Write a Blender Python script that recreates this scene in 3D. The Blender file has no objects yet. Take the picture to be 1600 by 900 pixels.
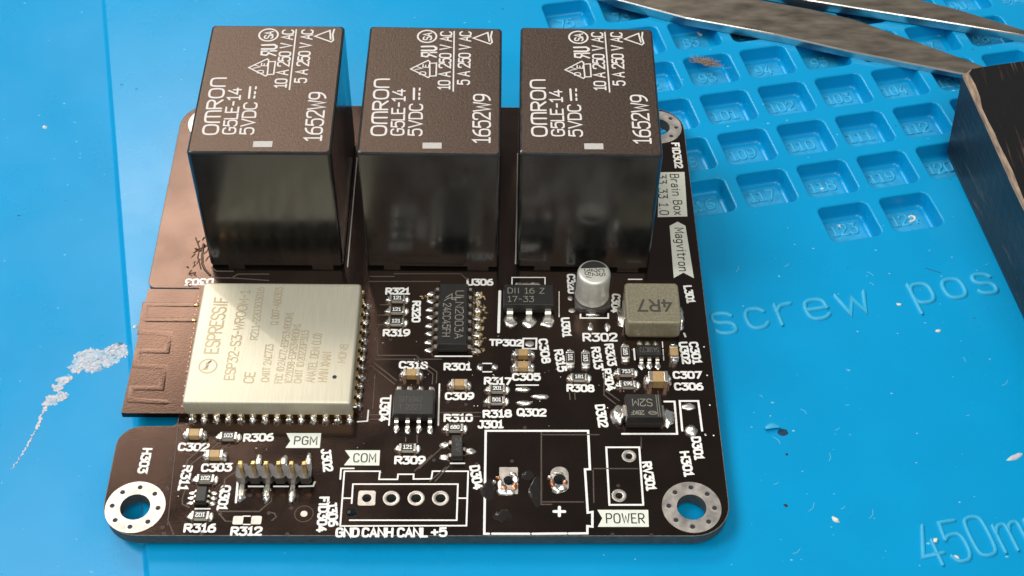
import bpy, bmesh, math, random
from mathutils import Vector, Matrix, noise
random.seed(7)
# One Blender unit is one millimetre; z = 0 is the top face of the circuit board.
scene = bpy.context.scene
scene.unit_settings.system = 'METRIC'
scene.unit_settings.scale_length = 0.001
COL = scene.collection

# ---------------------------------------------------------------- camera
cd = bpy.data.cameras.new("camera")
cam = bpy.data.objects.new("camera", cd); COL.objects.link(cam)
cam.matrix_world = Matrix(((0.999863, -0.007889, -0.014518, 34.957375), (-0.003524, 0.756610, -0.653856, -117.545020), (0.016142, 0.653818, 0.756479, 132.535161), (0, 0, 0, 1)))
cd.sensor_width = 36.0; cd.lens = 49.842
cd.clip_start = 1.0; cd.clip_end = 5000.0
cd.dof.use_dof = True; cd.dof.focus_distance = 168.0; cd.dof.aperture_fstop = 0.14
scene.camera = cam

# ---------------------------------------------------------------- world and lamps
world = bpy.data.worlds.new("World"); scene.world = world; world.use_nodes = True
bg = world.node_tree.nodes["Background"]
bg.inputs[0].default_value = (0.86, 0.92, 1.0, 1); bg.inputs[1].default_value = 0.25

def area_lamp(name, az, el, dist, size, watts, color, centre=(24, -6, 0), size_y=None):
    d = bpy.data.lights.new(name, 'AREA'); d.shape = 'RECTANGLE'; d.size = size; d.size_y = size_y or size
    d.energy = watts; d.color = color
    o = bpy.data.objects.new(name, d); COL.objects.link(o)
    a, e = math.radians(az), math.radians(el)
    v = Vector((math.sin(a) * math.cos(e), math.cos(a) * math.cos(e), math.sin(e)))
    o.location = Vector(centre) + v * dist
    o.rotation_euler = v.to_track_quat('Z', 'Y').to_euler()
    return o
area_lamp("bench_lamp", -28, 44.5, 430, 190, 0.75e6, (1.0, 0.90, 0.80), size_y=95)
area_lamp("ceiling_lamp", 172, 60, 900, 520, 4.4e6, (1.0, 0.95, 0.86))
area_lamp("side_lamp", -84, 55, 1000, 420, 5.6e6, (0.97, 0.98, 1.0))

scene.view_settings.view_transform = 'Standard'
scene.view_settings.look = 'None'
scene.view_settings.exposure = 0.0
scene.view_settings.gamma = 1.0
scene.cycles.max_bounces = 8
scene.cycles.use_denoising = True

# ---------------------------------------------------------------- materials
def mat(name, base, rough=0.5, metal=0.0, spec=0.5, tint=None, bump=0.0, bscale=8.0, vary=0.0, vscale=1.0, stretch=None,
        rvary=0.0, coat=0.0, detail=4.0):
    m = bpy.data.materials.new(name); m.use_nodes = True
    nt = m.node_tree; b = nt.nodes["Principled BSDF"]
    b.inputs["Base Color"].default_value = (*base, 1); b.inputs["Roughness"].default_value = rough
    b.inputs["Metallic"].default_value = metal; b.inputs["Specular IOR Level"].default_value = spec
    if tint: b.inputs["Specular Tint"].default_value = (*tint, 1)
    b.inputs["Coat Weight"].default_value = coat; b.inputs["Coat Roughness"].default_value = 0.12
    tc = nt.nodes.new("ShaderNodeTexCoord"); src = tc.outputs["Object"]
    if stretch:
        mp = nt.nodes.new("ShaderNodeMapping"); mp.inputs["Scale"].default_value = stretch
        nt.links.new(src, mp.inputs[0]); src = mp.outputs[0]
    def nz(scale, det=detail):
        n = nt.nodes.new("ShaderNodeTexNoise"); n.inputs["Scale"].default_value = scale; n.inputs["Detail"].default_value = det
        nt.links.new(src, n.inputs["Vector"]); return n
    if bump:
        n = nz(bscale); bp = nt.nodes.new("ShaderNodeBump"); bp.inputs["Strength"].default_value = bump; bp.inputs["Distance"].default_value = 0.1
        nt.links.new(n.outputs["Fac"], bp.inputs["Height"]); nt.links.new(bp.outputs[0], b.inputs["Normal"])
    if vary:
        n = nz(vscale); mr = nt.nodes.new("ShaderNodeMapRange")
        mr.inputs["From Min"].default_value = 0.3; mr.inputs["From Max"].default_value = 0.7
        mr.inputs["To Min"].default_value = 1 - vary; mr.inputs["To Max"].default_value = 1 + vary
        nt.links.new(n.outputs["Fac"], mr.inputs[0])
        mx = nt.nodes.new("ShaderNodeVectorMath"); mx.operation = 'SCALE'; mx.inputs[0].default_value = base
        nt.links.new(mr.outputs[0], mx.inputs["Scale"]); nt.links.new(mx.outputs[0], b.inputs["Base Color"])
    if rvary:
        n = nz(vscale * 0.7); mr = nt.nodes.new("ShaderNodeMapRange")
        mr.inputs["From Min"].default_value = 0.3; mr.inputs["From Max"].default_value = 0.7
        mr.inputs["To Min"].default_value = max(0.02, rough - rvary); mr.inputs["To Max"].default_value = rough + rvary
        nt.links.new(n.outputs["Fac"], mr.inputs[0]); nt.links.new(mr.outputs[0], b.inputs["Roughness"])
    return m
SILICONE = mat("blue_silicone", (0.0, 0.292, 0.585), 0.28, spec=0.34, tint=(0.85, 0.93, 1.0), bump=0.05, bscale=1.2, vary=0.03, vscale=0.12, rvary=0.06)
DUSTY = mat("dusty_blue_silicone", (0.022, 0.315, 0.57), 0.5, spec=0.4, bump=0.15, bscale=3.0, vary=0.16, vscale=0.9)
GLOSSBAND = mat("smooth_blue_strip", (0.0, 0.285, 0.575), 0.30, spec=0.85, tint=(0.85, 0.90, 1.0), bump=0.04, bscale=1.0, vary=0.03, vscale=0.1, rvary=0.05)
RAISED = mat("blue_silicone_pale", (0.03, 0.39, 0.65), 0.45, spec=0.5, bump=0.08, bscale=3.0, vary=0.05, vscale=1.5)  # paler blue than the mat sheet, for raised shapes
MASK = mat("black_solder_mask", (0.0045, 0.004, 0.0036), 0.19, spec=0.62, tint=(1.0, 0.60, 0.44), bump=0.12, bscale=5.0, vary=0.25, vscale=0.25, rvary=0.06)
TRACE = mat("mask_over_copper", (0.06, 0.048, 0.040), 0.33, spec=0.55, tint=(1.0, 0.74, 0.6), bump=0.05, bscale=3)
EDGE = mat("laminate_edge", (0.065, 0.075, 0.070), 0.6, bump=0.3, bscale=4.0, stretch=(1, 1, 5), vary=0.35, vscale=1.3)
RIMGLINT = mat("painted_rim_highlight", (0.14, 0.13, 0.11), 0.5, bump=.4, bscale=6, vary=.4, vscale=2)  # paler than the laminate, to paint a highlight along the board edge
SILK = mat("white_silkscreen_ink", (0.86, 0.85, 0.80), 0.55, bump=0.06, bscale=5, vary=0.06, vscale=3.0)
LABELINK = mat("silkscreen_block", (0.74, 0.76, 0.66), 0.55, bump=0.05, bscale=5, vary=0.05, vscale=1.5)
INKGAP = mat("dark_mask_lettering", (0.02, 0.02, 0.018), 0.5)
SOLDER = mat("solder", (0.92, 0.89, 0.82), 0.30, metal=1.0, bump=0.45, bscale=2.6, rvary=0.12, vary=0.1, vscale=2.0)
TIN = mat("tinned_metal", (0.74, 0.71, 0.64), 0.30, metal=1.0, bump=0.12, bscale=3, vary=0.1, vscale=2)
PADTIN = mat("tinned_pad", (0.62, 0.575, 0.51), 0.45, metal=1.0, bump=0.15, bscale=1.6, vary=0.18, vscale=0.9, rvary=0.1)
GOLD = mat("gold_plating", (0.92, 0.66, 0.28), 0.25, metal=1.0, bump=0.1, bscale=4)
SHIELD = mat("nickel_shield", (0.655, 0.615, 0.475), 0.50, metal=0.6, bump=0.10, bscale=2.0, stretch=(6, 0.25, 1), vary=0.05, vscale=1.0)
ETCH = mat("laser_etching", (0.46, 0.39, 0.25), 0.5, metal=0.5)
RELAYTOP = mat("grained_black_plastic", (0.024, 0.019, 0.016), 0.44, spec=1.0, tint=(1.0, 0.68, 0.50), bump=0.38, bscale=5.5, vary=0.8, vscale=3.5, detail=3)
RELAYSIDE = mat("glossy_black_plastic", (0.014, 0.0145, 0.013), 0.19, spec=0.85, bump=0.03, bscale=0.5, rvary=0.05, vscale=0.9, vary=0.4, stretch=(1, 1, 0.22))
PRINT = mat("white_print", (0.66, 0.63, 0.60), 0.6)
PATCH = mat("inspection_patch", (0.48, 0.46, 0.43), 0.5, vary=0.1, vscale=4)
CHIP = mat("moulded_black_epoxy", (0.019, 0.018, 0.016), 0.42, bump=0.15, bscale=7, vary=0.2, vscale=5)
CHIPMARK = mat("laser_chip_marking", (0.26, 0.24, 0.19), 0.6)
MLCC = mat("tan_ceramic", (0.46, 0.30, 0.13), 0.42, bump=0.1, bscale=6, vary=0.12, vscale=3)
CERAMIC = mat("pale_ceramic", (0.55, 0.52, 0.44), 0.5)
RESTOP = mat("resistor_glaze", (0.018, 0.018, 0.018), 0.35)
CAN = mat("brushed_aluminium", (0.80, 0.78, 0.69), 0.48, metal=0.65, bump=0.12, bscale=3, vary=0.06, vscale=1)
CANBLACK = mat("black_ink", (0.02, 0.02, 0.02), 0.4)
FERRITE = mat("grey_iron_powder", (0.30, 0.265, 0.175), 0.45, metal=0.3, bump=0.35, bscale=4, vary=0.2, vscale=3.5)
FERRMARK = mat("dark_stamp", (0.07, 0.06, 0.05), 0.6)
HOUSING = mat("header_housing", (0.045, 0.040, 0.037), 0.40, spec=0.9, bump=0.2, bscale=6)
FLUX = mat("flux_residue", (0.012, 0.009, 0.007), 0.22, spec=0.5, bump=0.2, bscale=2.5)
STEEL = mat("stained_steel", (0.29, 0.245, 0.19), 0.44, metal=0.88, bump=0.06, bscale=2.0, vary=0.36, vscale=0.5, rvary=0.06, stretch=(0.5, 1.6, 1), detail=7)
STEELEDGE = mat("ground_steel_edge", (0.62, 0.61, 0.58), 0.3, metal=1.0, bump=0.2, bscale=1.0, vary=0.1, vscale=0.8)
LINT = mat("brown_lint", (0.34, 0.24, 0.17), 0.9)
SMEAR = mat("thin_pale_smear", (0.30, 0.46, 0.60), 0.6, bump=.4, bscale=4, vary=.2, vscale=2)
GOUGE = mat("torn_hollow_shade", (0.0, 0.035, 0.085), 0.7)
FLAKE = mat("pale_dried_residue", (0.52, 0.54, 0.58), 0.55, bump=0.5, bscale=5, vary=0.15, vscale=3)
CRUMB = mat("pale_crumb", (0.72, 0.70, 0.62), 0.6)
BEAD = mat("orange_bead", (0.50, 0.22, 0.08), 0.4)
SPECKHOLE = mat("dark_speck_and_hole_shade", (0.02, 0.02, 0.03), 0.7)  # dark specks and hair; also paints the shade inside small holes
WORN = mat("bare_worn_wood", (0.27, 0.195, 0.135), 0.7, bump=0.8, bscale=1.2, vary=0.4, vscale=1.6, stretch=(1.5, 0.35, 1.5))

def wood_paint():
    m = bpy.data.materials.new("black_painted_wood"); m.use_nodes = True
    nt = m.node_tree; b = nt.nodes["Principled BSDF"]
    tc = nt.nodes.new("ShaderNodeTexCoord"); mp = nt.nodes.new("ShaderNodeMapping")
    mp.inputs["Rotation"].default_value = (0, 0, math.radians(-6)); mp.inputs["Scale"].default_value = (1.6, 0.075, 1.6)
    nt.links.new(tc.outputs["Object"], mp.inputs[0])
    n = nt.nodes.new("ShaderNodeTexNoise"); n.inputs["Scale"].default_value = 1.0; n.inputs["Detail"].default_value = 8; n.inputs["Roughness"].default_value = 0.62
    nt.links.new(mp.outputs[0], n.inputs["Vector"])
    n2 = nt.nodes.new("ShaderNodeTexNoise"); n2.inputs["Scale"].default_value = 0.13; n2.inputs["Detail"].default_value = 3
    nt.links.new(tc.outputs["Object"], n2.inputs["Vector"])
    ad = nt.nodes.new("ShaderNodeMath"); ad.operation = 'MULTIPLY_ADD'; ad.inputs[1].default_value = 0.35
    nt.links.new(n2.outputs["Fac"], ad.inputs[0]); nt.links.new(n.outputs["Fac"], ad.inputs[2])
    cr = nt.nodes.new("ShaderNodeValToRGB")
    cr.color_ramp.elements[0].position = 0.775; cr.color_ramp.elements[0].color = (0.012, 0.011, 0.011, 1)
    cr.color_ramp.elements[1].position = 0.96; cr.color_ramp.elements[1].color = (0.20, 0.125, 0.085, 1)
    e = cr.color_ramp.elements.new(0.84); e.color = (0.05, 0.035, 0.028, 1)
    nt.links.new(ad.outputs[0], cr.inputs[0]); nt.links.new(cr.outputs[0], b.inputs["Base Color"])
    b.inputs["Roughness"].default_value = 0.25; b.inputs["Specular IOR Level"].default_value = 0.22
    bp = nt.nodes.new("ShaderNodeBump"); bp.inputs["Strength"].default_value = 0.45; bp.inputs["Distance"].default_value = 0.3
    nt.links.new(n.outputs["Fac"], bp.inputs["Height"]); nt.links.new(bp.outputs[0], b.inputs["Normal"])
    return m
WOOD = wood_paint()

# ---------------------------------------------------------------- mesh helpers
class MB:
    """Collects shapes and links them as one mesh object."""
    def __init__(self): self.v = []; self.f = []; self.m = []; self.s = []
    def add(self, vs, fs, mi=0, smooth=False):
        o = len(self.v); self.v += [tuple(p) for p in vs]
        for f in fs: self.f.append([o + i for i in f]); self.m.append(mi); self.s.append(smooth)
        return self
    def box(self, x0, y0, z0, x1, y1, z1, mi=0, bev=0.0, top=None):
        """Box; top = inset of the top face; bev = chamfer of the upper and vertical edges."""
        i = top or 0.0
        if bev <= 0:
            vs = [(x0, y0, z0), (x1, y0, z0), (x1, y1, z0), (x0, y1, z0),
                  (x0 + i, y0 + i, z1), (x1 - i, y0 + i, z1), (x1 - i, y1 - i, z1), (x0 + i, y1 - i, z1)]
            return self.add(vs, [(3, 2, 1, 0), (4, 5, 6, 7), (0, 1, 5, 4), (1, 2, 6, 5), (2, 3, 7, 6), (3, 0, 4, 7)], mi)
        def ring(x0, y0, x1, y1, c, z):
            return [(x0 + c, y0, z), (x1 - c, y0, z), (x1, y0 + c, z), (x1, y1 - c, z), (x1 - c, y1, z), (x0 + c, y1, z), (x0, y1 - c, z), (x0, y0 + c, z)]
        b = bev
        rs = [ring(x0, y0, x1, y1, b, z0), ring(x0 + i * .9, y0 + i * .9, x1 - i * .9, y1 - i * .9, b, z1 - b),
              ring(x0 + i + b * .3, y0 + i + b * .3, x1 - i - b * .3, y1 - i - b * .3, b, z1 - b * .3),
              ring(x0 + i + b, y0 + i + b, x1 - i - b, y1 - i - b, b * .6, z1)]
        return self.loft(rs, mi, cap0=True)
    def loft(self, rings, mi=0, smooth=False, cap0=False, cap1=True, closed=True, mtop=None):
        n = len(rings[0]); vs = [p for r in rings for p in r]; fs = []
        for k in range(len(rings) - 1):
            for j in range(n if closed else n - 1):
                a, b2 = k * n + j, k * n + (j + 1) % n
                fs.append((a, b2, b2 + n, a + n))
        self.add(vs, fs, mi, smooth)
        o = len(self.v) - len(vs)
        if cap1: self.f.append([o + (len(rings) - 1) * n + j for j in range(n)]); self.m.append(mi if mtop is None else mtop); self.s.append(False)
        if cap0: self.f.append([o + j for j in reversed(range(n))]); self.m.append(mi); self.s.append(False)
        return self
    def prism(self, poly, z0, z1, mi=0):
        return self.loft([[(x, y, z0) for x, y in poly], [(x, y, z1) for x, y in poly]], mi, cap0=True)
    def disc(self, c, r0, r1, z0, z1, n=24, mi=0):
        """Flat ring r0..r1 (or full disc) with a small height."""
        a = [2 * math.pi * k / n for k in range(n)]
        P = lambda r, z: [(c[0] + r * math.cos(t), c[1] + r * math.sin(t), z) for t in a]
        if r0 <= 0: return self.loft([P(r1, z0), P(r1, z1)], mi)
        return self.loft([P(r1, z0), P(r1, z1), P(r0, z1), P(r0, z0)], mi, cap1=False)
    def lathe(self, c, prof, n=32, mi=0, smooth=True, cap0=False, cap1=True):
        a = [2 * math.pi * k / n for k in range(n)]
        return self.loft([[(c[0] + r * math.cos(t), c[1] + r * math.sin(t), z) for t in a] for r, z in prof], mi, smooth, cap0, cap1)
    def blob(self, c, rx, ry, rz, seed=0, n=12, m=5, rough=0.18, mi=0, flat=0.0):
        rs = []
        for k in range(m):
            t = (k / (m - 0.5)) * math.pi / 2
            ring = []
            for j in range(n):
                a = 2 * math.pi * j / n
                x, y, z = math.cos(a) * math.cos(t), math.sin(a) * math.cos(t), math.sin(t)
                d = 1 + rough * noise.noise(Vector((x * 1.7 + seed * 3.1, y * 1.7, z * 1.7 + seed)))
                ring.append((c[0] + rx * x * d, c[1] + ry * y * d, c[2] + rz * z * d * (1 - flat * (x * x))))
            rs.append(ring)
        return self.loft(rs, mi, True)
    def ribbon(self, pts, w, z=0.0, h=0.0, closed=False, fn=None, mi=0, taper=1.0):
        """Stroke of half width w along pts (2D) with mitred joints and round ends; h > 0 gives a raised rounded bead."""
        q = [Vector(p) for p in pts]
        q = [p for i, p in enumerate(q) if i == 0 or (p - q[i - 1]).length > 1e-6]
        if closed and (q[0] - q[-1]).length < 1e-6: q.pop()
        n = len(q)
        if n < 2: return self
        prof = [(-1, 0), (1, 0)] if h <= 0 else [(-1, -0.25), (-.8, .55), (-.35, .95), (.35, .95), (.8, .55), (1, -0.25)]
        rings = []
        for i in range(n):
            a = q[i] - q[i - 1] if (i > 0 or closed) else None
            b = q[(i + 1) % n] - q[i] if (i < n - 1 or closed) else None
            a = a or b; b = b or a
            a = a.normalized(); b = b.normalized()
            t = a + b; t = t.normalized() if t.length > 1e-4 else a
            nrm = Vector((-t.y, t.x)); k = 1 / max(0.5, nrm.dot(Vector((-a.y, a.x))))
            rings.append((q[i], nrm * k, t))
        ext = []
        if not closed:
            p, nn, t = rings[0]; ext0 = [(p - t * w * .92, nn * .38, t), (p - t * w * .6, nn * .8, t)]
            p, nn, t = rings[-1]; ext1 = [(p + t * w * .6, nn * .8, t), (p + t * w * .92, nn * .38, t)]
            rings = ext0 + rings + ext1
        rs = []
        for p, nn, t in rings:
            r = []
            for u, hh in prof:
                x, y = p + nn * (-u * w)
                zz = z + hh * h
                r.append((x, y, zz) if fn is None else fn(x, y, zz))
            rs.append(r)
        if closed: rs.append(rs[0])
        m = len(prof); vs = [p for r in rs for p in r]
        fs = [(i * m + j, (i + 1) * m + j, (i + 1) * m + j + 1, i * m + j + 1) for i in range(len(rs) - 1) for j in range(m - 1)]
        fs = [tuple(reversed(f)) for f in fs]
        return self.add(vs, fs, mi, h > 0)
    def build(self, name, mats, parent=None, loc=None, rot=0.0):
        me = bpy.data.meshes.new(name); me.from_pydata(self.v, [], self.f)
        mats = mats if isinstance(mats, (list, tuple)) else [mats]
        for m in mats: me.materials.append(m)
        me.polygons.foreach_set("material_index", self.m); me.polygons.foreach_set("use_smooth", self.s)
        me.update()
        return link(name, me, parent, loc, rot)

def world_offset(o):
    v = Vector((0, 0, 0))
    while o is not None: v += o.location; o = o.parent
    return v
def link(name, me, parent=None, loc=None, rot=0.0):
    """loc None: the mesh is in world coordinates, so the object is shifted back by its parents; else loc is local."""
    o = bpy.data.objects.new(name, me); COL.objects.link(o)
    if parent is not None:
        o.parent = parent
        o.location = loc if loc is not None else -world_offset(parent)
    elif loc is not None: o.location = loc
    o.rotation_euler = (0, 0, rot)
    return o
def thing(name, label, cat, loc):
    o = bpy.data.objects.new(name, None); COL.objects.link(o); o.location = loc
    o["label"] = label; o["category"] = cat; o.empty_display_size = 2
    return o
def copy_part(src, parent, loc, rot=0.0):
    c = src.copy(); COL.objects.link(c); c.parent = parent; c.location = loc; c.rotation_euler = (0, 0, rot)
    for ch in list(src.children):
        if ch.name.split(".")[0] in ("value_code",): continue
        d = ch.copy(); COL.objects.link(d); d.parent = c
    return c
def sharpen(o, ang=40):
    me = o.data
    bm = bmesh.new(); bm.from_mesh(me); bmesh.ops.recalc_face_normals(bm, faces=bm.faces)
    for e in bm.edges:
        if len(e.link_faces) == 2 and e.calc_face_angle(0) > math.radians(ang): e.smooth = False
    for f in bm.faces: f.smooth = True
    bm.to_mesh(me); bm.free(); return o
def fillet(poly, radii, n=6):
    """Polygon with each corner rounded by its radius."""
    out = []; N = len(poly)
    for i in range(N):
        p = Vector(poly[i]); a = Vector(poly[i - 1]); b = Vector(poly[(i + 1) % N])
        r = radii[i] if isinstance(radii, (list, tuple)) else radii
        if r <= 0: out.append(tuple(p)); continue
        u, v = (a - p).normalized(), (b - p).normalized()
        half = math.acos(max(-1, min(1, u.dot(v)))) / 2
        d = r / math.tan(half); c = p + (u + v).normalized() * (r / math.sin(half))
        s, e = p + u * d - c, p + v * d - c
        a0 = math.atan2(s.y, s.x); da = math.atan2(e.y, e.x) - a0
        while da > math.pi: da -= 2 * math.pi
        while da < -math.pi: da += 2 * math.pi
        for k in range(n + 1):
            t = a0 + da * k / n; out.append((c.x + r * math.cos(t), c.y + r * math.sin(t)))
    return out
def sheet_with_holes(outer, holes):
    """Triangulated flat polygon with holes -> (verts2d, tris)."""
    cu = bpy.data.curves.new("tmp", 'CURVE'); cu.dimensions = '2D'; cu.fill_mode = 'FRONT'
    for loop in [outer] + holes:
        sp = cu.splines.new('POLY'); sp.points.add(len(loop) - 1); sp.use_cyclic_u = True
        for p, q in zip(sp.points, loop): p.co = (q[0], q[1], 0, 1)
    o = bpy.data.objects.new("tmp", cu); COL.objects.link(o)
    dg = bpy.context.evaluated_depsgraph_get(); dg.update()
    me = bpy.data.meshes.new_from_object(o.evaluated_get(dg))
    vs = [(v.co.x, v.co.y) for v in me.vertices]; fs = [tuple(p.vertices) for p in me.polygons]
    bpy.data.objects.remove(o); bpy.data.curves.remove(cu); bpy.data.meshes.remove(me)
    return vs, fs
def circle(c, r, n=32, a0=0.0):
    return [(c[0] + r * math.cos(a0 + 2 * math.pi * k / n), c[1] + r * math.sin(a0 + 2 * math.pi * k / n)) for k in range(n)]

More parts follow.
